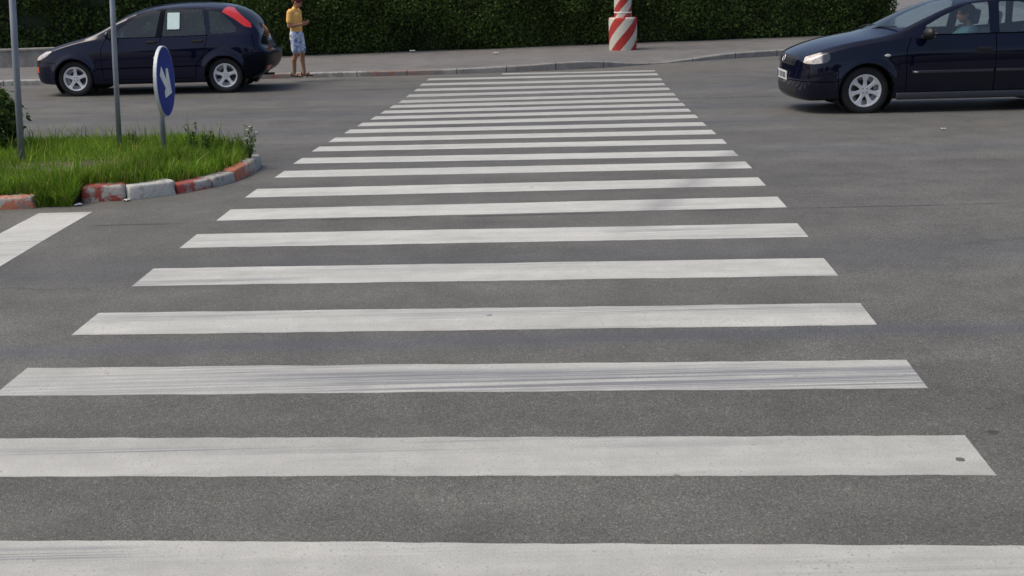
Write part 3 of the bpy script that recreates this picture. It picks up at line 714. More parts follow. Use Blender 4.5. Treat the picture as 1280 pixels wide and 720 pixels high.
# ------------------------------------------------------------------ striped pillar
def stripes_mat(name, pitch, r, phase):
    t = NT(name); co = t.co(); X, Y, Z = sep_xyz(t, co)
    an = t.math('ARCTAN2', Y, X); arc = t.math('MULTIPLY', an, r)     # metres round the pillar
    v = t.math('SUBTRACT', Z, t.math('MULTIPLY', arc, 1.12))
    n1 = t.noise(9, 5, .7, co); v = t.math('ADD', v, t.math('MULTIPLY', t.math('SUBTRACT', n1, .5), .03))
    fr_ = t.math('FRACT', t.math('ADD', t.math('DIVIDE', v, pitch), phase))
    red = t.ramp(fr_, [(.495, 0), (.505, 1)])
    n2 = t.noise(22, 5, .7, co)
    rc = t.mix(.6, (.42, .03, .025), t.ramp(n2, [(.3, .6), (.7, 1.35)]), 'MULTIPLY'); wc = t.mix(.6, (.60, .58, .50), t.ramp(n2, [(.3, .7), (.7, 1.15)]), 'MULTIPLY')
    c = t.mix(red, wc, rc); chips = t.ramp(t.noise(14, 6, .75, co), [(.62, 0), (.68, .8)])
    t.set(t.mix(chips, c, (.30, .29, .27)), .75); t.bump(n2, .4, .006); return t.m
pc = at(780, 63.0, plane=.0)
px = thing('striped_pillar', 'thick concrete pillar painted in red and white spiral stripes on the far pavement', 'pillar', (pc.x, pc.y+.28, -.01))
m2 = 2*PI*.315; n_b = 4
bm = bmesh.new(); rg = lathe_z(bm, [(.315, -.05), (.318, .05), (.325, .35), (.325, .70), (.315, .74), (.20, .745)], 48); 
for v in bm.verts:
    if abs(v.co.z) < .74: v.co.x *= 1+.012*math.sin(v.co.z*9+math.atan2(v.co.y, v.co.x)*3); 
obj('base_drum', bm, stripes_mat('drum_stripes', 2*PI*.325*1.12/4, .325, .30), px, True)
bm = bmesh.new(); lathe_z(bm, [(.20, .74), (.198, 1.6), (.19, 3.4), (.185, 3.45), (.001, 3.46)], 40); obj('shaft', bm, stripes_mat('shaft_stripes', 2*PI*.2*1.12/3, .2, .62), px, True)
bm = bmesh.new(); lathe_z(bm, [(.201, .84), (.207, .845), (.207, .865), (.201, .87)], 40); obj('band', bm, M['white'], px, True)

# ------------------------------------------------------------------ cars
def pip(x, z, P):
    c = False; j = len(P)-1
    for i in range(len(P)):
        if (P[i][1] > z) != (P[j][1] > z) and x < (P[j][0]-P[i][0])*(z-P[i][1])/(P[j][1]-P[i][1])+P[i][0]: c = not c
        j = i
    return c
AX = {'xz': (0, 2), 'yz': (1, 2), 'xy': (0, 1)}
def cut_region(bm, poly, axes, cond):
    """cut the mesh along the polygon's outline (seen along the third axis); return the faces inside"""
    i, j = AX[axes]; third = 3-i-j
    lo = (min(p[0] for p in poly), min(p[1] for p in poly)); hi = (max(p[0] for p in poly), max(p[1] for p in poly))
    def near():
        out = []
        for f in bm.faces:
            a_ = [v.co[i] for v in f.verts]; b_ = [v.co[j] for v in f.verts]
            if max(a_) >= lo[0]-1e-4 and min(a_) <= hi[0]+1e-4 and max(b_) >= lo[1]-1e-4 and min(b_) <= hi[1]+1e-4 and cond(f): out.append(f)
        return out
    for k in range(len(poly)):
        p, q = poly[k], poly[(k+1) % len(poly)]
        no = [0, 0, 0]; no[i] = q[1]-p[1]; no[j] = -(q[0]-p[0]); co_ = [0, 0, 0]; co_[i], co_[j] = p
        no = Vector(no)
        if no.length < 1e-7: continue
        fs = near(); geom = fs + list({e_ for f in fs for e_ in f.edges}) + list({v for f in fs for v in f.verts})
        bmesh.ops.bisect_plane(bm, geom=geom, plane_co=Vector(co_), plane_no=no.normalized(), dist=1e-5)
    return [f for f in near() if pip(f.calc_center_median()[i], f.calc_center_median()[j], poly)]
def rpoly(P, r=.04, n=4):
    """round the corners of a polygon"""
    out = []
    for k in range(len(P)):
        a_, b_, c_ = Vector(P[k-1]), Vector(P[k]), Vector(P[(k+1) % len(P)])
        d1 = (a_-b_); d2 = (c_-b_); rr = min(r, d1.length*.4, d2.length*.4); s_ = b_+d1.normalized()*rr; e_ = b_+d2.normalized()*rr
        for m in range(n+1):
            t_ = m/n; out.append(tuple(s_*(1-t_)**2 + b_*2*t_*(1-t_) + e_*t_*t_))
    return out

def car_shell(st, fcap, rcap, sub=3):
    """st: stations front to rear, each (x, zb, w, zm, zs, zbelt, yb, z7, y7, z8, zc, sweep)"""
    bm = bmesh.new(); tg = bm.faces.layers.int.new('tag'); rings = []
    for (x, zb, w_, zm, zs, zbt, yb, z7, y7, z8, zc, sw, dxs) in st:
        prof = [(0, zb), (.55*w_, zb), (w_-.05, zb+.01), (w_-.012, zb+.14), (w_, zm), (w_-.015, zs), (yb, zbt), (y7, z7), (.55*y7, z8), (0, zc)]
        L_ = []; R_ = []
        for r, (y, z) in enumerate(prof):
            s_ = sw*(1-(y/w_)**2) if r >= 6 else 0
            xx = x + s_ + dxs.get(r, 0)
            v = bm.verts.new((xx, y, z)); L_.append(v); R_.append(v if y == 0 else bm.verts.new((xx, -y, z)))
        rings.append((L_, R_))
    for (La, Ra), (Lb, Rb) in zip(rings, rings[1:]):
        for r in range(9):
            t_ = 0 if r < 6 else (1 if r == 6 else 2)
            f = bm.faces.new((La[r], Lb[r], Lb[r+1], La[r+1])); f[tg] = t_
            f = bm.faces.new((Ra[r+1], Rb[r+1], Rb[r], Ra[r])); f[tg] = t_
    caps_ = []
    for (L_, R_), cap, sgn in ((rings[0], fcap, 1), (rings[-1], rcap, -1)):
        # inner columns: mid and centre for rows 3..6
        mid = {2: L_[1], 7: L_[8]}; midR = {2: R_[1], 7: R_[8]}; ce = {2: L_[0], 7: L_[9]}
        for r in range(3, 7):
            zc_, dx = cap[r-3]; y = L_[r].co.y; xo = L_[r].co.x
            ce[r] = bm.verts.new((xo + sgn*dx, 0, zc_)); z_ = (zc_*.6+L_[r].co.z*.4)
            mid[r] = bm.verts.new((xo + sgn*dx*.82, y*.6, z_)); midR[r] = bm.verts.new((xo + sgn*dx*.82, -y*.6, z_))
        caps_.append((mid, ce, midR))
        for r in range(2, 7):
            for q in ((L_[r], L_[r+1], mid[r+1], mid[r]), (mid[r], mid[r+1], ce[r+1], ce[r]), (ce[r], ce[r+1], midR[r+1], midR[r]), (midR[r], midR[r+1], R_[r+1], R_[r])):
                f = bm.faces.new(q if sgn > 0 else q[::-1]); f[tg] = 3
    cl = bm.edges.layers.float.get('crease_edge') or bm.edges.layers.float.new('crease_edge')
    for (La, Ra), (Lb, Rb) in zip(rings, rings[1:]):
        for r, c_ in ((2, .3), (5, .5), (6, .65), (7, .5)):
            for A_, B_ in ((La, Lb), (Ra, Rb)):
                e_ = bm.edges.get((A_[r], B_[r]))
                if e_: e_[cl] = c_
    for L_, R_ in (rings[0], rings[-1]):
        for Q in (L_, R_):
            for r in range(2, 7):
                e_ = bm.edges.get((Q[r], Q[r+1]))
                if e_: e_[cl] = .25
    for (L_, R_), (mid, ce, midR) in zip((rings[0], rings[-1]), caps_):
        for q in ((L_[4], mid[4]), (mid[4], ce[4]), (ce[4], midR[4]), (midR[4], R_[4])): bm.edges.get(q)[cl] = .5
    fixn(bm)
    me = bpy.data.meshes.new('tmp'); bm.to_mesh(me); bm.free(); o = bpy.data.objects.new('tmp', me); COL.objects.link(o)
    md = o.modifiers.new('s', 'SUBSURF'); md.levels = sub; md.render_levels = sub
    dg = bpy.context.evaluated_depsgraph_get(); ev = o.evaluated_get(dg).to_mesh()
    out = bmesh.new(); out.from_mesh(ev); o.evaluated_get(dg).to_mesh_clear(); bpy.data.objects.remove(o)
    return out

def build_car(name, label, st, fcap, rcap, axles, aR, regions, gaps, paint, trim_sides, loc, rz, sc):
    root = thing(name, label, 'car', loc, rz, None, sc)
    bm = car_shell(st, fcap, rcap)
    tg = bm.faces.layers.int['tag']; pl = bm.faces.layers.int.new('part'); ml = bm.faces.layers.int.new('mt')
    # flared arches
    for v in bm.verts:
        for ax in axles:
            d = math.hypot(v.co.x-ax, v.co.z-.31)
            if abs(v.co.y) > .5 and v.co.z < .85: v.co.y += math.copysign(.022*math.exp(-((d-aR-.01)/.05)**2), v.co.y)
    for ax in axles:
        circ = [(ax+aR*math.cos(k*2*PI/28), .31+aR*math.sin(k*2*PI/28)) for k in range(28)]
        fs = cut_region(bm, circ, 'xz', lambda f: abs(f.calc_center_median().y) > .42 and f.calc_center_median().z < .8)
        fs = [f for f in fs if abs(f.calc_center_median().y) > .45]
        bmesh.ops.delete(bm, geom=fs, context='FACES')
    names = ['body']; mats_of = {'body': [paint]}
    tgl = tg
    for (pn, axes, poly, tags, side, mat) in regions:
        tgs = set(tags)
        for sgn in ((1, -1) if side == 'both' else (0,)):
            def cond(f, sgn=sgn):
                c = f.calc_center_median()
                if f[tgl] not in tgs: return False
                if sgn and c.y*sgn < 0.02: return False
                if side == 'front' and c.x < 0: return False
                if side == 'rear' and c.x > 0: return False
                return True
            fs = cut_region(bm, poly, axes, cond)
            names.append(pn); idx = len(names)-1; mats_of[idx] = mat
            for f in fs: f[pl] = idx; f[ml] = 0
    for (axes, seg, wd, tags, sidecond) in gaps:
        for (a_, b_) in zip(seg, seg[1:]):
            A_, B_2 = Vector(a_), Vector(b_); d = (B_2-A_).normalized(); nn = Vector((-d.y, d.x))*wd/2; A_ = A_-d*wd*.4; B_2 = B_2+d*wd*.4
            poly = [tuple(A_+nn), tuple(B_2+nn), tuple(B_2-nn), tuple(A_-nn)]
            for f in cut_region(bm, poly, axes, lambda f: f[tgl] in tags and sidecond(f.calc_center_median())): f[ml] = 1
    parts = {}
    for idx in range(len(names)):
        sub = bm.copy(); p2 = sub.faces.layers.int['part']; m2_ = sub.faces.layers.int['mt']
        bmesh.ops.delete(sub, geom=[f for f in sub.faces if f[p2] != idx], context='FACES')
        if not sub.faces: sub.free(); continue
        mt = mats_of['body'] if idx == 0 else [mats_of[idx]]
        for f in sub.faces: f.material_index = 1 if f[m2_] == 1 else 0
        o = obj(names[idx], sub, mt + [M['gap']], root, True); parts.setdefault(names[idx], []).append(o)
    bm.free()
    # wheel housings
    for ax in axles:
        for s_ in (1, -1):
            bm = bmesh.new(); rings = []
            for y in (.50*s_, .80*s_):
                rings.append([bm.verts.new((ax+(aR+.012)*math.cos(t_), y, .31+(aR+.012)*math.sin(t_))) for t_ in [(-.25+1.5*k/20)*PI for k in range(21)]])
            for k in range(20): bm.faces.new((rings[0][k], rings[0][k+1], rings[1][k+1], rings[1][k]))
            c_ = bm.verts.new((ax, .50*s_, .31)); 
            for k in range(20): bm.faces.new((rings[0][k], rings[0][k+1], c_))
            obj('wheel_housing', bm, M['black'], root)
    return root, parts

def wheel(root, x, side, spokes, style, Rt=.307, yc=.765):
    """outer face at y=+; mirrored for the other side"""
    wt = bpy.data.objects.new('wheel', None); link(wt, root); wt.location = (x, yc*side, .307); wt.empty_display_size = .1
    if side < 0: wt.rotation_euler = (0, 0, PI)
    bm = bmesh.new(); lathe_y(bm, [(.198, -.16), (.235, -.178), (.28, -.176), (.300, -.16), (Rt, -.13), (Rt, -.03), (.300, .0), (.282, .015), (.24, .018), (.203, .006), (.198, -.01)], 48)
    fixn(bm); obj('tyre', bm, M['rubber'], wt, True)
    bm = bmesh.new(); lathe_y(bm, [(.203, .006), (.207, .012), (.200, .014), (.184, .008), (.178, -.02), (.18, -.12), (.06, -.13)], 48)
    # hub
    lathe_y(bm, [(.062, -.05), (.060, -.014), (.05, -.004), (.028, -.002), (.026, .003), (.001, .004)], 24)
    for k in range(spokes):
        a_ = PI/2 + k*2*PI/spokes; ca, sa = math.cos(a_), math.sin(a_)
        secs = []
        if style == 5: prof = [(.03, .042, .0), (.08, .029, -.002), (.13, .025, .0), (.160, .030, .003), (.188, .052, .008)]
        else: prof = [(.03, .034, -.004), (.07, .026, -.004), (.11, .022, -.002), (.15, .030, .002), (.188, .056, .006)]
        for (r, hw, y) in prof:
            ring = []
            for (tw, dy) in ((-1, -.005), (-.75, .0), (.75, .0), (1, -.005), (.8, -.04), (-.8, -.04)):
                ring.append(bm.verts.new((ca*r - sa*tw*hw, y+dy, sa*r + ca*tw*hw)))
            secs.append(ring)
        for A_, B_2 in zip(secs, secs[1:]):
            for q in range(6): bm.faces.new((A_[q], A_[(q+1) % 6], B_2[(q+1) % 6], B_2[q]))
        bm.faces.new(secs[0][::-1]); bm.faces.new(secs[-1])
    fixn(bm); o = obj('rim', bm, M['alloy'], wt)
    bm = bmesh.new(); lathe_y(bm, [(.001, -.07), (.13, -.07), (.13, -.09), (.001, -.09)], 32)
    for k in range(4 if style != 5 else 4):
        a_ = k*PI/2+PI/4; bx(bm, .035*math.cos(a_), .0, .035*math.sin(a_), .012, .004, .012)
    obj('brake_disc', bm, M['darkmetal'], wt)

def interior(root, sm, belt, x_wheel, rear_x=-1.0):
    for (nm, xs_, ys_) in (('front_seat', -.20, .36), ('front_seat', -.20, -.36)):
        bm = bmesh.new(); bx(bm, xs_+.22, ys_, .42, .50, .48, .16, .05)
        bx(bm, xs_-.10, ys_, .74, .14, .46, .60, .06, Matrix.Rotation(-.25, 3, 'Y')) ; bx(bm, xs_-.24, ys_, 1.14, .09, .26, .20, .04, Matrix.Rotation(-.15, 3, 'Y'))
        bx(bm, xs_-.20, ys_-.07, 1.03, .02, .015, .12); bx(bm, xs_-.20, ys_+.07, 1.03, .02, .015, .12)
        obj(nm, bm, sm, root, False)
    bm = bmesh.new(); bx(bm, rear_x+.1, 0, .45, .5, 1.25, .18, .05); bx(bm, rear_x-.2, 0, .74, .14, 1.25, .58, .05, Matrix.Rotation(-.3, 3, 'Y'))
    for y in (-.36, .36): bx(bm, rear_x-.34, y, 1.09, .08, .24, .16, .035)
    obj('rear_seat', bm, sm, root)
    bm = bmesh.new(); bx(bm, .80, 0, .80, .42, 1.40, .26, .06); bx(bm, .64, .36, .96, .2, .36, .07, .03); obj('dashboard', bm, M['black'], root)
    bm = bmesh.new(); c = Vector((x_wheel, .36, .90)); ax_ = Vector((.88, 0, -.47)).normalized(); u = Vector((0, 1, 0)); v = ax_.cross(u)
    tube(bm, [c+(u*math.cos(t_*2*PI/24)+v*math.sin(t_*2*PI/24))*.18 for t_ in range(25)], .015, 8, False)
    for t_ in (0, PI, -PI/2 if False else PI*1.5): tube(bm, [c, c+(u*math.cos(t_)+v*math.sin(t_))*.18], .012, 6)
    tube(bm, [c-ax_*.01, c+ax_*.03], .055, 14); tube(bm, [c, c+ax_*.25], .03, 10); obj('steering_wheel', bm, M['black'], root)
    bm = bmesh.new(); bx(bm, -.2, 0, .27, 3.2, 1.3, .05); obj('cabin_floor', bm, M['seat'], root)

# --- parked hatchback (front axle +1.3075)
#      x,   zb,  w,   zm,  zs,  zbt, yb,  z7,  y7,  z8,  zc,  sweep, dx-by-row
FS = [(2.00, .22, .66, .44, .55, .63, .64, .67, .56, .685, .69, .10, {}),
      (1.86, .20, .76, .46, .60, .715, .73, .755, .64, .78, .79, .06, {}),
      (1.62, .19, .82, .48, .66, .81, .77, .86, .68, .885, .895, .03, {}),
      (1.28, .19, .845, .50, .74, .905, .785, .95, .70, .975, .985, .03, {}),
      (.93, .18, .85, .52, .79, .965, .785, 1.01, .73, 1.045, 1.06, .12, {}),
      (.52, .18, .85, .54, .79, .965, .785, 1.22, .685, 1.275, 1.295, .13, {}),
      (.12, .18, .85, .54, .80, .97, .785, 1.405, .61, 1.465, 1.485, .09, {}),
      (-.28, .18, .85, .54, .81, .98, .785, 1.465, .585, 1.525, 1.545, .02, {}),
      (-.80, .18, .85, .54, .82, .985, .785, 1.475, .58, 1.54, 1.56, 0, {}),
      (-1.27, .19, .85, .54, .83, 1.0, .78, 1.44, .57, 1.51, 1.53, -.02, {}),
      (-1.58, .20, .845, .54, .83, 1.01, .765, 1.32, .56, 1.40, 1.42, -.08, {}),
      (-1.80, .26, .825, .56, .80, .99, .735, 1.14, .59, 1.195, 1.215, -.09, {}),
      (-1.93, .33, .77, .68, .76, .87, .70, .95, .60, .975, .985, -.05, {0: -.03, 1: -.03, 2: -.04, 3: -.10, 4: -.11, 5: -.01})]
Ff = [(.32, .13), (.44, .14), (.55, .12), (.62, .10)]
Fr = [(.44, .08), (.68, .09), (.76, .07), (.86, .05)]
any_ = (0, 1, 2, 3)
win_f = rpoly([(.62, .995), (.42, 1.17), (.18, 1.33), (-.03, 1.415), (-.235, 1.43), (-.15, .985)], .03)
win_r = rpoly([(-.325, 1.435), (-.96, 1.435), (-1.02, 1.01), (-.265, .985)], .04)
win_q = rpoly([(-1.06, 1.41), (-1.26, 1.38), (-1.54, 1.12), (-1.54, 1.04), (-1.11, 1.02)], .04)
FR = [
  ('front_bumper', 'xz', [(1.62, .10), (1.62, .58), (1.85, .60), (2.3, .60), (2.3, .10)], any_, 'all', M['navy']),
  ('rear_bumper', 'xz', [(-1.62, .10), (-1.66, .60), (-1.85, .70), (-2.3, .70), (-2.3, .10)], any_, 'all', M['bumper']),
  ('bonnet', 'xy', [(1.04, -.66), (1.16, 0), (1.04, .66), (1.90, .60), (2.06, .0), (1.90, -.60)], (2,), 'front', M['navy']),
  ('windscreen', 'xy', [(1.0, 0), (.96, .35), (.87, .665), (.55, .63), (.16, .545), (.24, .0), (.16, -.545), (.55, -.63), (.87, -.665), (.96, -.35)], (2,), 'all', M['glass_dark']),
  ('tailgate_window', 'xy', [(-1.45, -.47), (-1.47, .0), (-1.45, .47), (-1.86, .50), (-1.92, 0), (-1.86, -.50)], (2,), 'all', M['glass_dark']),
  ('front_door', 'xz', [(.80, .28), (.80, .80), (.68, 1.0), (.42, 1.21), (.16, 1.38), (-.03, 1.445), (-.25, 1.46), (-.22, .28)], (0, 1), 'both', M['navy']),
  ('rear_door', 'xz', [(-.22, .28), (-.25, 1.46), (-1.0, 1.465), (-1.07, 1.0), (-.97, .66), (-.82, .50), (-.80, .28)], (0, 1), 'both', M['navy']),
  ('pillar_trim', 'xz', [(-.10, .98), (-.20, 1.45), (-.36, 1.45), (-.30, .98)], (1,), 'both', M['bumper']),
  ('front_window', 'xz', win_f, (1,), 'both', M['glass_dark']),
  ('rear_window', 'xz', win_r, (1,), 'both', M['glass_dark']),
  ('quarter_window', 'xz', win_q, (1,), 'both', M['glass_dark']),
  ('tail_lamp', 'xz', rpoly([(-1.29, 1.38), (-1.35, 1.465), (-1.46, 1.44), (-1.78, 1.18), (-1.80, 1.10), (-1.68, 1.13), (-1.50, 1.26)], .02), (1, 2), 'both', M['red_lens']),
  ('headlight', 'xz', rpoly([(1.66, .79), (1.80, .78), (1.99, .68), (2.03, .62), (1.90, .64), (1.76, .71)], .025), (0, 1, 2, 3), 'both', M['lamp_f']),
  ('grille', 'yz', rpoly([(-.30, .30), (-.36, .42), (.36, .42), (.30, .30)], .04), (3,), 'front', M['black']),
  ('side_marker', 'xz', [(1.96, .42), (1.96, .52), (2.03, .52), (2.03, .42)], (0, 3), 'both', M['orange_lens']),
  ('fog_lamp', 'yz', [(.40, .37), (.40, .45), (.66, .45), (.66, .37)], (0, 3), 'rear', M['red_lens']),
  ('number_plate', 'yz', [(-.26, .745), (-.26, .85), (.26, .85), (.26, .745)], (3, 2), 'rear', M['black']),
]
ab = lambda c: abs(c.y) > .3
FG = [('xz', [(.80, .28), (.80, .80), (.70, 1.0)], .010, (0, 1), ab), ('xz', [(.80, .28), (-.81, .28)], .010, (0,), ab), ('xz', [(-.22, .28), (-.235, 1.0)], .010, (0, 1), ab),
      ('xz', [(-1.05, 1.0), (-.97, .66), (-.82, .50), (-.80, .28)], .010, (0, 1), ab), ('xz', [(.70, .975), (-1.06, 1.0)], .012, (0, 1), ab),
      ('xz', [(1.62, .30), (1.62, .58), (1.85, .60)], .008, (0, 3), ab), ('xz', [(-1.64, .45), (-1.66, .64), (-1.85, .73), (-2.1, .73)], .008, (0, 3), lambda c: True),
      ('xz', [(.90, .47), (-.9, .49)], .018, (0,), ab), ('xz', [(-1.80, 1.0), (-1.86, .73)], .01, (0, 1), ab)]
fz = G(22.4)
fcar, fp = build_car('parked_hatchback', 'dark blue hatchback parked at the far kerb with a paper in its window', FS, Ff, Fr, (1.3075, -1.3075), .345, FR, FG, M['navy'], None, (-6.33, 22.40, fz), PI, 1.02)
for s_ in (1, -1):
    wheel(fcar, 1.3075, s_, 5, 5); wheel(fcar, -1.3075, s_, 5, 5)
interior(fcar, M['seat'], 1.0, .45)
def handle(parent, x, z, y, s_):
    bm = bmesh.new(); bx(bm, x, y*s_, z, .19, .012, .055, .005); bx(bm, x, (y+.016)*s_, z+.008, .17, .022, .022, .007); return obj('handle', bm, M['black'], parent, False)
for nm, x in (('front_door', -.08), ('rear_door', -.88)):
    for o in fp[nm]:
        s_ = 1 if o.data.vertices[0].co.y > 0 else -1; handle(o, x, .90, .815, s_)
def mirror(root, x, z, m=None):
    for s_ in (1, -1):
        bm = bmesh.new(); bmesh.ops.create_icosphere(bm, subdivisions=3, radius=1, matrix=Matrix.Diagonal((.075, .125, .078, 1)))
        for v in bm.verts:
            v.co.x = max(v.co.x, -.03) 
            v.co.z += -.012*(v.co.y*8*s_ < 0)
        bmesh.ops.translate(bm, vec=(x, s_*.925, z+.03), verts=bm.verts); o = obj('door_mirror', bm, m or M['black'], root, True)
        bm = bmesh.new(); bx(bm, x+.03, s_*.80, z-.025, .07, .12, .04, .012); obj('mirror_arm', bm, M['black'], o)
        bm = bmesh.new(); bx(bm, x-.032, s_*.925, z+.03, .004, .19, .11); obj('mirror_glass', bm, M['chrome'], o)
mirror(fcar, .60, 1.02, M['navy'])
bm = bmesh.new(); bx(bm, 0, 0, 0, .21, .004, .30)
o = obj('paper_notice', bm, M['paper'], fcar); o.location = (-.47, .700, 1.25); o.rotation_euler = (math.radians(23.5), 0, 0)
# headlight insides, wipers, exhaust
def lamp_in(root, pts, r, m):
    for s_ in (1, -1):
        bm = bmesh.new()
        for (x, y, z) in pts: bmesh.ops.create_uvsphere(bm, u_segments=16, v_segments=10, radius=r, matrix=Matrix.Translation((x, y*s_, z)) @ Matrix.Diagonal((.5, 1, .8, 1)))
        obj('reflector', bm, m, root, True)
        bm = bmesh.new(); (x, y, z) = pts[0]; bx(bm, x-.11, (y+.04)*s_, z, .02, .26, .10, .005, Matrix.Rotation(.5*s_, 3, 'Z')) if False else bmesh.ops.create_uvsphere(bm, u_segments=16, v_segments=10, radius=1, matrix=Matrix.Translation((x-.09, (y+.03)*s_, z)) @ Matrix.Diagonal((.07, .14, .055, 1))); obj('lamp_bowl', bm, M['bowl'], root, True)
0 and lamp_in(fcar, [(1.93, .53, .655), (1.84, .62, .70)], .055, M['chrome'])
bm = bmesh.new(); tube(bm, [(-1.6, -.45, .22), (-1.93, -.45, .22)], .022, 12); obj('exhaust', bm, M['darkmetal'], fcar, True)
bm = bmesh.new(); tube(bm, [(-1.93, 0, .99), (-1.86, .03, 1.08), (-1.76, .30, 1.2)], .008, 6); obj('rear_wiper', bm, M['black'], fcar)

# --- moving car on the right (front axle +1.303)
AS = [(2.05, .17, .70, .46, .58, .67, .68, .72, .60, .74, .745, .10, {0: .12, 1: .09, 2: .0}),
      (1.88, .17, .80, .47, .63, .76, .75, .80, .66, .825, .835, .06, {}),
      (1.60, .19, .83, .48, .69, .845, .775, .885, .69, .915, .925, .04, {}),
      (1.22, .19, .85, .50, .74, .90, .785, .945, .715, .975, .985, .05, {}),
      (.90, .18, .855, .52, .78, .945, .785, .99, .74, 1.015, 1.03, .16, {}),
      (.48, .18, .855, .53, .79, .965, .785, 1.19, .69, 1.24, 1.26, .16, {}),
      (.06, .18, .855, .53, .80, .97, .785, 1.355, .61, 1.405, 1.42, .10, {}),
      (-.32, .18, .855, .53, .80, .975, .785, 1.40, .59, 1.45, 1.465, .02, {}),
      (-.85, .18, .855, .53, .81, .98, .785, 1.40, .585, 1.455, 1.47, 0, {}),
      (-1.25, .19, .85, .53, .82, .99, .78, 1.36, .58, 1.42, 1.435, -.02, {}),
      (-1.60, .20, .845, .53, .82, 1.0, .765, 1.25, .57, 1.32, 1.34, -.08, {}),
      (-1.84, .22, .82, .53, .80, .98, .73, 1.10, .60, 1.14, 1.16, -.08, {}),
      (-1.97, .26, .77, .55, .74, .86, .70, .93, .60, .955, .965, -.05, {2: -.02, 3: -.03, 4: -.02})]
Af = [(.28, .14), (.46, .145), (.58, .115), (.66, .10)]
Ar = [(.36, .10), (.56, .11), (.72, .06), (.84, .04)]
AR_ = [
  ('front_bumper', 'xz', [(1.66, .10), (1.66, .56), (1.80, .60), (2.3, .60), (2.3, .10)], any_, 'all', M['navy2']),
  ('rear_bumper', 'xz', [(-1.62, .10), (-1.66, .60), (-2.3, .66), (-2.3, .10)], any_, 'all', M['navy2']),
  ('bonnet', 'xy', [(1.03, -.67), (1.16, 0), (1.03, .67), (1.93, .59), (2.09, .0), (1.93, -.59)], (2,), 'front', M['navy2']),
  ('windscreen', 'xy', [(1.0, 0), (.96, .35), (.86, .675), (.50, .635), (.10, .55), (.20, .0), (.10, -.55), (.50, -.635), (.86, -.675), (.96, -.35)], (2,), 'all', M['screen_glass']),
  ('tailgate_window', 'xy', [(-1.45, -.47), (-1.47, .0), (-1.45, .47), (-1.86, .50), (-1.90, 0), (-1.86, -.50)], (2,), 'all', M['glass']),
  ('front_door', 'xz', [(.81, .28), (.82, .80), (.74, .97), (.45, 1.16), (.10, 1.33), (-.06, 1.375), (-.33, 1.395), (-.29, .28)], (0, 1), 'both', M['navy2']),
  ('rear_door', 'xz', [(-.29, .28), (-.33, 1.395), (-1.0, 1.385), (-1.10, 1.0), (-.97, .66), (-.82, .50), (-.80, .28)], (0, 1), 'both', M['navy2']),
  ('front_window', 'xz', rpoly([(.57, .995), (.57, 1.09), (.36, 1.20), (.06, 1.325), (-.06, 1.35), (-.235, 1.365), (-.225, .985)], .02), (1,), 'both', M['glass']),
  ('rear_window', 'xz', rpoly([(-.37, 1.365), (-.95, 1.355), (-1.03, 1.02), (-.345, .985)], .03), (1,), 'both', M['glass']),
  ('quarter_window', 'xz', rpoly([(-1.06, 1.33), (-1.28, 1.27), (-1.42, 1.06), (-1.12, 1.03)], .03), (1,), 'both', M['glass']),
  ('tail_lamp', 'xz', rpoly([(-1.74, .96), (-1.96, .94), (-2.08, .70), (-1.80, .70)], .03), (0, 1, 3), 'both', M['red_lens']),
  ('headlight', 'xz', rpoly([(1.76, .715), (1.775, .79), (1.88, .79), (2.04, .735), (2.07, .66), (1.96, .65), (1.80, .67)], .025), (0, 1, 2, 3), 'both', M['lamp_a']),
  ('grille', 'yz', rpoly([(-.40, .61), (-.46, .70), (-.40, .735), (.40, .735), (.46, .70), (.40, .61)], .03), (2, 3), 'front', M['black']),
  ('air_intake', 'yz', rpoly([(-.48, .25), (-.52, .37), (.52, .37), (.48, .25)], .04), (3,), 'front', M['black']),
]
AG = [('xz', [(.81, .28), (.82, .80), (.76, .95)], .010, (0, 1), ab), ('xz', [(.81, .28), (-.81, .28)], .010, (0,), ab), ('xz', [(-.29, .28), (-.30, .98)], .010, (0, 1), ab),
      ('xz', [(-1.07, 1.0), (-.97, .66), (-.82, .50), (-.80, .28)], .010, (0, 1), ab), ('xz', [(.58, .982), (-1.06, .99)], .014, (0, 1), ab),
      ('xz', [(1.66, .30), (1.66, .56), (1.80, .60)], .008, (0, 3), ab), ('xz', [(1.66, .43), (2.3, .43)], .010, (0, 3), lambda c: True)]
acar, ap = build_car('moving_car', 'dark navy car with driver cut by the right picture edge, driving past the crossing', AS, Af, Ar, (1.303, -1.303), .345, AR_, AG, M['navy2'], None, (6.01, 16.55, G(16.55)), PI, 1.03)
for s_ in (1, -1):
    wheel(acar, 1.303, s_, 7, 7); wheel(acar, -1.303, s_, 7, 7)
interior(acar, M['seat_light'], 1.0, .52)
for nm, x in (('front_door', -.15), ('rear_door', -.92)):
    for o in ap[nm]:
        s_ = 1 if o.data.vertices[0].co.y > 0 else -1; handle(o, x, .80, .842, s_)
mirror(acar, .58, .985)
0 and lamp_in(acar, [(1.93, .55, .655), (1.84, .65, .665)], .065, M['chrome'])
M['sill'] = simple('grey_sill', (.03, .034, .042), .35, 0, .1)
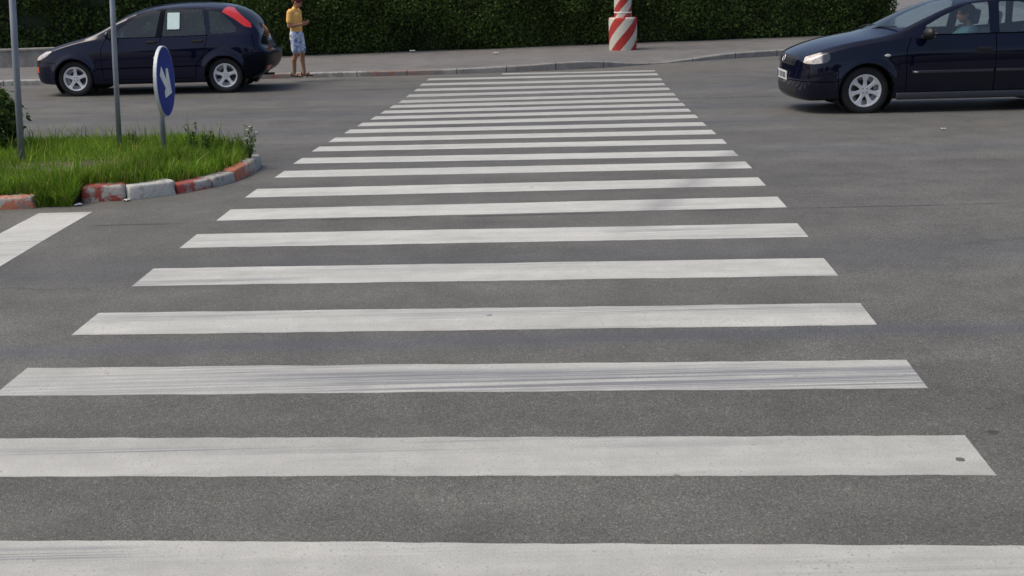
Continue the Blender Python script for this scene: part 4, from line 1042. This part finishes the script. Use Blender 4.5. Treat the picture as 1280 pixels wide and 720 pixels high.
for s_ in (1, -1):
    bm = bmesh.new(); bx(bm, 0, s_*.832, .235, 1.86, .05, .09, .02); obj('side_skirt', bm, M['sill'], acar, True)
    bm = bmesh.new(); bx(bm, .24, s_*.862, .535, 1.02, .016, .035, .006); bx(bm, -.545, s_*.862, .537, .48, .016, .035, .006); obj('rubbing_strip', bm, M['sill'], acar, True)
    bm = bmesh.new(); bmesh.ops.create_uvsphere(bm, u_segments=14, v_segments=8, radius=1, matrix=Matrix.Translation((1.06, s_*.842, .745)) @ Matrix.Diagonal((.04, .008, .016, 1))); obj('side_repeater', bm, M['plate'], acar, True)
    bm = bmesh.new(); bmesh.ops.create_uvsphere(bm, u_segments=14, v_segments=8, radius=1, matrix=Matrix.Translation((.70, s_*.873, .535)) @ Matrix.Diagonal((.028, .004, .012, 1))); obj('door_badge', bm, M['chrome'], acar, True)
    bm = bmesh.new(); bmesh.ops.create_uvsphere(bm, u_segments=14, v_segments=8, radius=1, matrix=Matrix.Translation((2.055, s_*.50, .34)) @ Matrix.Diagonal((.03, .07, .045, 1))); obj('fog_lamp', bm, M['lens'], acar, True)
# plate, badge
bm = bmesh.new(); bx(bm, 2.185, 0, .475, .012, .52, .115, .004); pt = obj('number_plate', bm, M['plate'], acar)
bm = bmesh.new(); bx(bm, 2.1925, -.235, .475, .003, .045, .105); obj('plate_band', bm, M['plate_blue'], pt)
for gy, ww in ((-.16, .035), (-.06, .03), (-.01, .03), (.07, .035), (.13, .035), (.19, .035)):
    bm = bmesh.new(); bx(bm, 2.1925, gy-ww*.35, .475, .003, .010, .07); bx(bm, 2.1925, gy+ww*.35, .475, .003, .010, .07); bx(bm, 2.1923, gy, .505, .003, ww*.9, .011); obj('plate_mark', bm, M['black'], pt)
bm = bmesh.new(); c = Vector((2.165, 0, .685))
tube(bm, [c+Vector((-.3*math.sin(t_*2*PI/28)*.05, math.cos(t_*2*PI/28)*.048, math.sin(t_*2*PI/28)*.048)) for t_ in range(29)], .006, 8, False)
for a_, b_ in (((-.075, .006), (.012, .010)), ((.012, .010), (-.012, -.010)), ((-.012, -.010), (.075, -.006))):
    tube(bm, [c+Vector((.004, a_[0], a_[1])), c+Vector((.004, b_[0], b_[1]))], .005, 6)
obj('badge', bm, M['chrome'], acar, True)
bm = bmesh.new()
for k in range(3): tube(bm, [(2.15-.012*k, -.38, (.635+.03*k)), (2.165-.012*k, 0, (.635+.03*k)), (2.15-.012*k, .38, (.635+.03*k))], .006, 6)
obj('grille_bar', bm, M['darkmetal'], acar)
for y0, y1 in ((-.45, .10), (.10, .60)):
    bm = bmesh.new(); tube(bm, [(1.06, y0, 1.03), (1.0, y0+.1, 1.065), (.90, y1, 1.085)], .009, 6); obj('wiper', bm, M['black'], acar)

# ------------------------------------------------------------------ people
def capsule(bm, p0, p1, r0, r1, ysc=1.0, n=14):
    p0, p1 = Vector(p0), Vector(p1); d = p1-p0; L_ = d.length; k = 5
    z = d.normalized() if L_ > 1e-6 else Vector((0, 0, 1)); y = Vector((0, 1, 0)); y = (y - z*y.dot(z)); y = y.normalized() if y.length > .1 else Vector((1, 0, 0)); x = y.cross(z)
    rings = []
    for i in range(k): a_ = -PI/2 + (i+.001)/k*PI/2; rings.append((p0 + z*math.sin(a_)*r0, r0*math.cos(a_)))
    for i in range(k+1): a_ = i/k*PI/2*.999; rings.append((p1 + z*math.sin(a_)*r1, r1*math.cos(a_)))
    R_ = [[bm.verts.new(c + x*math.cos(t_*2*PI/n)*r + y*math.sin(t_*2*PI/n)*r*ysc) for t_ in range(n)] for c, r in rings]
    for A_, B_2 in zip(R_, R_[1:]):
        for t_ in range(n): bm.faces.new((A_[t_], A_[(t_+1) % n], B_2[(t_+1) % n], B_2[t_]))
    bm.faces.new(R_[0][::-1]); bm.faces.new(R_[-1])
def ell(bm, c, s_, rot=None):
    m_ = Matrix.Translation(c) @ (rot.to_4x4() if rot is not None else Matrix.Identity(4)) @ Matrix.Diagonal((*s_, 1)); bmesh.ops.create_icosphere(bm, subdivisions=3, radius=1, matrix=m_)
def fuse(name, bm, mat, parent, voxel=.008, smooth=4, mats=None):
    fixn(bm); o = obj('tmp', bm, mat); md = o.modifiers.new('r', 'REMESH'); md.mode = 'VOXEL'; md.voxel_size = voxel
    ms = o.modifiers.new('s', 'SMOOTH'); ms.factor = .5; ms.iterations = smooth
    dg = bpy.context.evaluated_depsgraph_get(); me = bpy.data.meshes.new_from_object(o.evaluated_get(dg)); me.name = name
    bpy.data.objects.remove(o)
    me.materials.clear(); me.materials.append(mat)
    for p in me.polygons: p.use_smooth = True
    return link(bpy.data.objects.new(name, me), parent)
M['skin'] = simple('skin', (.42, .21, .13), .5, 0, .08, 6, Subsurface_Weight=.05)
M['hair'] = simple('auburn_hair', (.09, .018, .012), .6, 0, .4, 60)
M['hair2'] = simple('dark_hair', (.02, .016, .014), .6, 0, .4, 60)
M['yellow'] = simple('yellow_cotton', (.95, .52, .14), .85, 0, .10, 10, .2)
M['sandal'] = simple('dark_sandal', (.03, .022, .018), .7)
M['teal'] = simple('teal_cotton', (.10, .22, .25), .85, 0, .12, 10)
M['denim'] = simple('dark_trousers', (.03, .035, .05), .85)
M['eye'] = simple('eye_dark', (.03, .02, .015), .2)
t = NT('patterned_shorts'); co = t.co(); pt_ = t.ramp(t.noise(13, 3, .6, co, 1.0), [(.50, 0), (.56, 1)]); t.set(t.mix(pt_, (.66, .73, .84), (.16, .24, .50)), .85); M['shorts'] = t.m

def hand(bm, wrist, dirv, palm_n, side, curl=.6):
    """palm and five unequal bent fingers"""
    w_ = Vector(wrist); d = Vector(dirv).normalized(); n_ = Vector(palm_n); n_ = (n_-d*n_.dot(d)).normalized(); s_ = d.cross(n_)*side
    pc_ = w_ + d*.045
    for k in range(4):
        o_ = s_*(-.026+.0175*k); capsule(bm, w_+d*.01+o_*.6, w_+d*.085+o_, .015, .012)
    for k, ln in enumerate((.068, .076, .070, .054)):
        o_ = s_*(-.026+.0175*k); p = w_+d*.085+o_; dd = d
        for j, f_ in enumerate((.45, .32, .23)):
            c_ = curl*(j+1)*.75; dd = (d*math.cos(c_) + n_*math.sin(c_)); q = p + dd*ln*f_; capsule(bm, p, q, .0092-.0008*j, .0085-.0008*j, n=8); p = q
    b = w_+d*.025 - s_*.024; m_ = b + (d*.6-s_*.6+n_*.35).normalized()*.036; e_ = m_ + (d*.8+n_*.6).normalized()*.028
    capsule(bm, b, m_, .0125, .0105, n=8); capsule(bm, m_, e_, .010, .0085, n=8)
def head(bm, c, yaw_down, s_=1.0):
    """head with brow, nose, lips, chin and ears; rot tilts the face down"""
    R_ = Matrix.Rotation(yaw_down, 3, 'Y'); P = lambda x, y, z: Vector(c) + R_ @ Vector((x*s_, y*s_, z*s_))
    ell(bm, P(-.005, 0, .03), (.095*s_, .075*s_, .095*s_), R_); ell(bm, P(.018, 0, -.03), (.075*s_, .062*s_, .085*s_), R_)
    ell(bm, P(.055, 0, -.085), (.028*s_, .03*s_, .022*s_), R_)
    capsule(bm, P(.088, 0, .012), P(.108, 0, -.028), .009*s_, .013*s_); ell(bm, P(.083, 0, -.056), (.012*s_, .024*s_, .010*s_), R_)
    ell(bm, P(.080, 0, .035), (.014*s_, .05*s_, .010*s_), R_)
    for q in (1, -1):
        ell(bm, P(-.002, q*.078, -.008), (.020*s_, .010*s_, .032*s_), R_)
    return P, R_
def eyes(P, root, s_=1.0):
    for q in (1, -1):
        bm = bmesh.new(); bmesh.ops.create_uvsphere(bm, u_segments=10, v_segments=8, radius=.010*s_, matrix=Matrix.Translation(P(.085, q*.031, .012))); obj('eye', bm, M['eye'], root, True)

# pedestrian, facing +x, looking down at something in the hands
pf = at(373, 95.5, .11)
per = thing('person', 'person in yellow t-shirt and patterned pale shorts standing on the far kerb', 'person', (pf.x, pf.y+.10, pf.z-.01), math.radians(-20), None, .95)
per.rotation_euler[1] = math.radians(1.0)
bm = bmesh.new()
legs = {1: [(.0, .085, .80), (.035, .105, .45), (.055, .12, .085)], -1: [(-.02, -.085, .80), (.0, -.095, .45), (-.05, -.10, .085)]}
for q in (1, -1):
    h_, k_, a_ = legs[q]; capsule(bm, h_, k_, .085, .056); capsule(bm, k_, ((k_[0]*.6+a_[0]*.4)-.02, a_[1], .33), .052, .053); capsule(bm, ((k_[0]*.6+a_[0]*.4)-.02, a_[1], .33), a_, .052, .034)
    capsule(bm, (a_[0]-.035, a_[1], .045), (a_[0]+.10, a_[1]+.01*q, .032), .032, .026); capsule(bm, (a_[0]+.10, a_[1]+.01*q, .032), (a_[0]+.165, a_[1]+.015*q, .026), .026, .016, 1.7); capsule(bm, a_, (a_[0]-.01, a_[1], .05), .034, .034)
capsule(bm, (-.01, 0, .84), (-.02, 0, .90), .100, .100, 1.45); capsule(bm, (-.02, 0, .92), (-.01, 0, 1.02), .092, .085, 1.4); capsule(bm, (-.01, 0, 1.02), (-.035, 0, 1.20), .085, .10, 1.5)
capsule(bm, (-.04, -.13, 1.29), (-.04, .13, 1.29), .055, .055); capsule(bm, (-.035, 0, 1.28), (-.002, 0, 1.40), .055, .046)
arms = {1: [(-.04, .175, 1.27), (-.045, .215, 1.02), (.17, .09, 1.05)], -1: [(-.04, -.175, 1.27), (-.05, -.215, 1.01), (.17, -.09, 1.05)]}
for q in (1, -1):
    s0, e0, w0 = arms[q]; capsule(bm, s0, e0, .050, .038); capsule(bm, e0, w0, .038, .026); hand(bm, w0, (.85, -.55*q, .25), (.15, -.6*q, .7), q, .55)
P, R_ = head(bm, (.045, 0, 1.475), math.radians(28), .98)
fuse('body', bm, M['skin'], per, .0075, 3); eyes(P, per)
bm = bmesh.new(); ell(bm, P(-.018, 0, .052), (.108, .088, .092), R_); ell(bm, P(-.058, 0, .0), (.065, .080, .075), R_)
r_ = random.Random(4)
for k in range(60):
    a_ = r_.uniform(-PI, PI); b_ = r_.uniform(.1, 1.3); ell(bm, P(-.018+.10*math.cos(a_)*math.cos(b_)*(1 if math.cos(a_) < .5 else .9), .082*math.sin(a_)*math.cos(b_), .06+.085*math.sin(b_)), (.022, .018, .016), R_)
fuse('hair', bm, M['hair'], per, .008, 2)
bm = bmesh.new()
capsule(bm, (-.01, 0, .90), (-.01, 0, .97), .112, .112, 1.42); capsule(bm, (-.01, 0, .97), (-.03, 0, 1.20), .108, .116, 1.48); capsule(bm, (-.04, -.13, 1.285), (-.04, .13, 1.285), .070, .070); capsule(bm, (-.035, 0, 1.27), (-.02, 0, 1.345), .075, .058, 1.15)
for q in (1, -1):
    s0, e0, w0 = arms[q]; m_ = Vector(s0).lerp(Vector(e0), .62); capsule(bm, s0, m_, .066, .062)
o = fuse('t_shirt', bm, M['yellow'], per, .009, 5)
bm = bmesh.new()
capsule(bm, (-.01, 0, .84), (-.015, 0, .91), .118, .112, 1.40)
for q in (1, -1):
    h_, k_, a_ = legs[q]; capsule(bm, (h_[0], h_[1], .82), (k_[0], k_[1]*1.02, .53), .100, .080)
fuse('shorts', bm, M['shorts'], per, .009, 5)
for q in (1, -1):
    h_, k_, a_ = legs[q]; bm = bmesh.new(); bx(bm, a_[0]+.055, a_[1]+.005*q, .012, .25, .09, .022, .008)
    tube(bm, [(a_[0]+.10, a_[1]-.045, .02), (a_[0]+.09, a_[1]-.03, .058), (a_[0]+.09, a_[1]+.03, .062), (a_[0]+.10, a_[1]+.052, .02)], .011, 8)
    tube(bm, [(a_[0]-.05, a_[1]-.035, .02), (a_[0]-.05, a_[1]-.03, .07), (a_[0]-.066, a_[1], .085), (a_[0]-.05, a_[1]+.03, .07), (a_[0]-.05, a_[1]+.035, .02)], .009, 8); obj('sandal', bm, M['sandal'], per, True)
# thing held
c_ = per.matrix_world
ph = thing('mobile_phone', 'small dark phone held in the hands of the person in yellow', 'phone', (pf.x+.25, pf.y+.01, pf.z+1.02), math.radians(-20))
bm = bmesh.new(); bx(bm, 0, 0, 0, .10, .05, .012, .004, Matrix.Rotation(-.5, 3, 'Y')); obj('phone_body', bm, M['phone'], ph)
bm = bmesh.new(); bx(bm, -.003, 0, .0065, .07, .04, .001, 0, Matrix.Rotation(-.5, 3, 'Y')); obj('screen', bm, M['eye'], ph)

# driver (car frame: facing +x)
drv = thing('person', 'driver in a teal shirt sitting at the wheel of the dark navy car', 'person', (5.87, 16.55, G(16.55)), PI, None, 1.03)
bm = bmesh.new(); yy = .36
capsule(bm, (-.14, yy, .58), (-.16, yy, .66), .11, .11, 1.4)
capsule(bm, (-.17, yy, .70), (-.25, yy, .95), .10, .11, 1.5); capsule(bm, (-.26, yy-.14, 1.00), (-.26, yy+.14, 1.00), .055, .055); capsule(bm, (-.25, yy, 1.0), (-.22, yy, 1.13), .055, .048)
for q in (1, -1):
    capsule(bm, (-.13, yy+.09*q, .56), (.30, yy+.13*q, .60), .085, .06); capsule(bm, (.30, yy+.13*q, .60), (.62, yy+.10*q, .36), .055, .038); capsule(bm, (.60, yy+.10*q, .34), (.76, yy+.10*q, .36), .035, .028)
    s0, e0, w0 = (-.25, yy+.18*q, .98), (-.03, yy+.24*q, .82), (.24, yy+.17*q, .97); capsule(bm, s0, e0, .05, .038); capsule(bm, e0, w0, .038, .026); hand(bm, w0, (.75, -.05*q, .35), (.35, -.2*q, -.7), q, .7)
P, R_ = head(bm, (-.19, yy, 1.205), 0.05, .98); fuse('body', bm, M['skin'], drv, .009, 3); eyes(P, drv)
bm = bmesh.new(); ell(bm, P(-.02, 0, .045), (.108, .09, .092), R_); ell(bm, P(-.055, 0, -.01), (.065, .080, .080), R_); fuse('hair', bm, M['hair2'], drv, .01, 2)
bm = bmesh.new(); capsule(bm, (-.16, yy, .62), (-.25, yy, .95), .118, .122, 1.45); capsule(bm, (-.26, yy-.14, 1.0), (-.26, yy+.14, 1.0), .068, .068)
for q in (1, -1): s0, e0 = Vector((-.25, yy+.18*q, .98)), Vector((-.03, yy+.24*q, .82)); capsule(bm, s0, s0.lerp(e0, .7), .064, .056)
fuse('shirt', bm, M['teal'], drv, .01, 4)
bm = bmesh.new(); capsule(bm, (-.14, yy, .56), (-.15, yy, .62), .12, .118, 1.35)
for q in (1, -1): capsule(bm, (-.13, yy+.09*q, .56), (.30, yy+.13*q, .60), .094, .068); capsule(bm, (.30, yy+.13*q, .60), (.60, yy+.10*q, .38), .064, .05)
fuse('trousers', bm, M['denim'], drv, .01, 4)

# ------------------------------------------------------------------ litter
def scrap(u, v, s_, label, dz=0.0, plane=None):
    p = at(u, v, dz, plane); bm = bmesh.new(); bmesh.ops.create_grid(bm, x_segments=4, y_segments=4, size=s_/2); r = random.Random(int(u))
    for q in bm.verts: q.co += Vector((r.uniform(-.1, .1)*s_, r.uniform(-.1, .1)*s_, r.uniform(0, .28)*s_))
    bmesh.ops.solidify(bm, geom=bm.faces[:], thickness=.002)
    o = obj('paper_scrap', bm, M['litter']); o.location = (p.x, p.y, p.z+.008); o.rotation_euler = (0, 0, r.uniform(0, 3)); o['label'] = label; o['category'] = 'litter'
scrap(158, 251.5, .05, 'tiny white paper scrap on the asphalt against the worn white kerb stone')
scrap(98, 257.5, .05, 'tiny white paper scrap lying below the grass gap in the kerb')
scrap(1179, 162, .045, 'small white scrap on the open road below the moving car')
scrap(619, 67, .12, 'flat white paper scrap on the far pavement left of the striped pillar', plane=.01)
scrap(516, 64.5, .12, 'white paper scrap at the foot of the hedge on the far pavement', plane=.02)
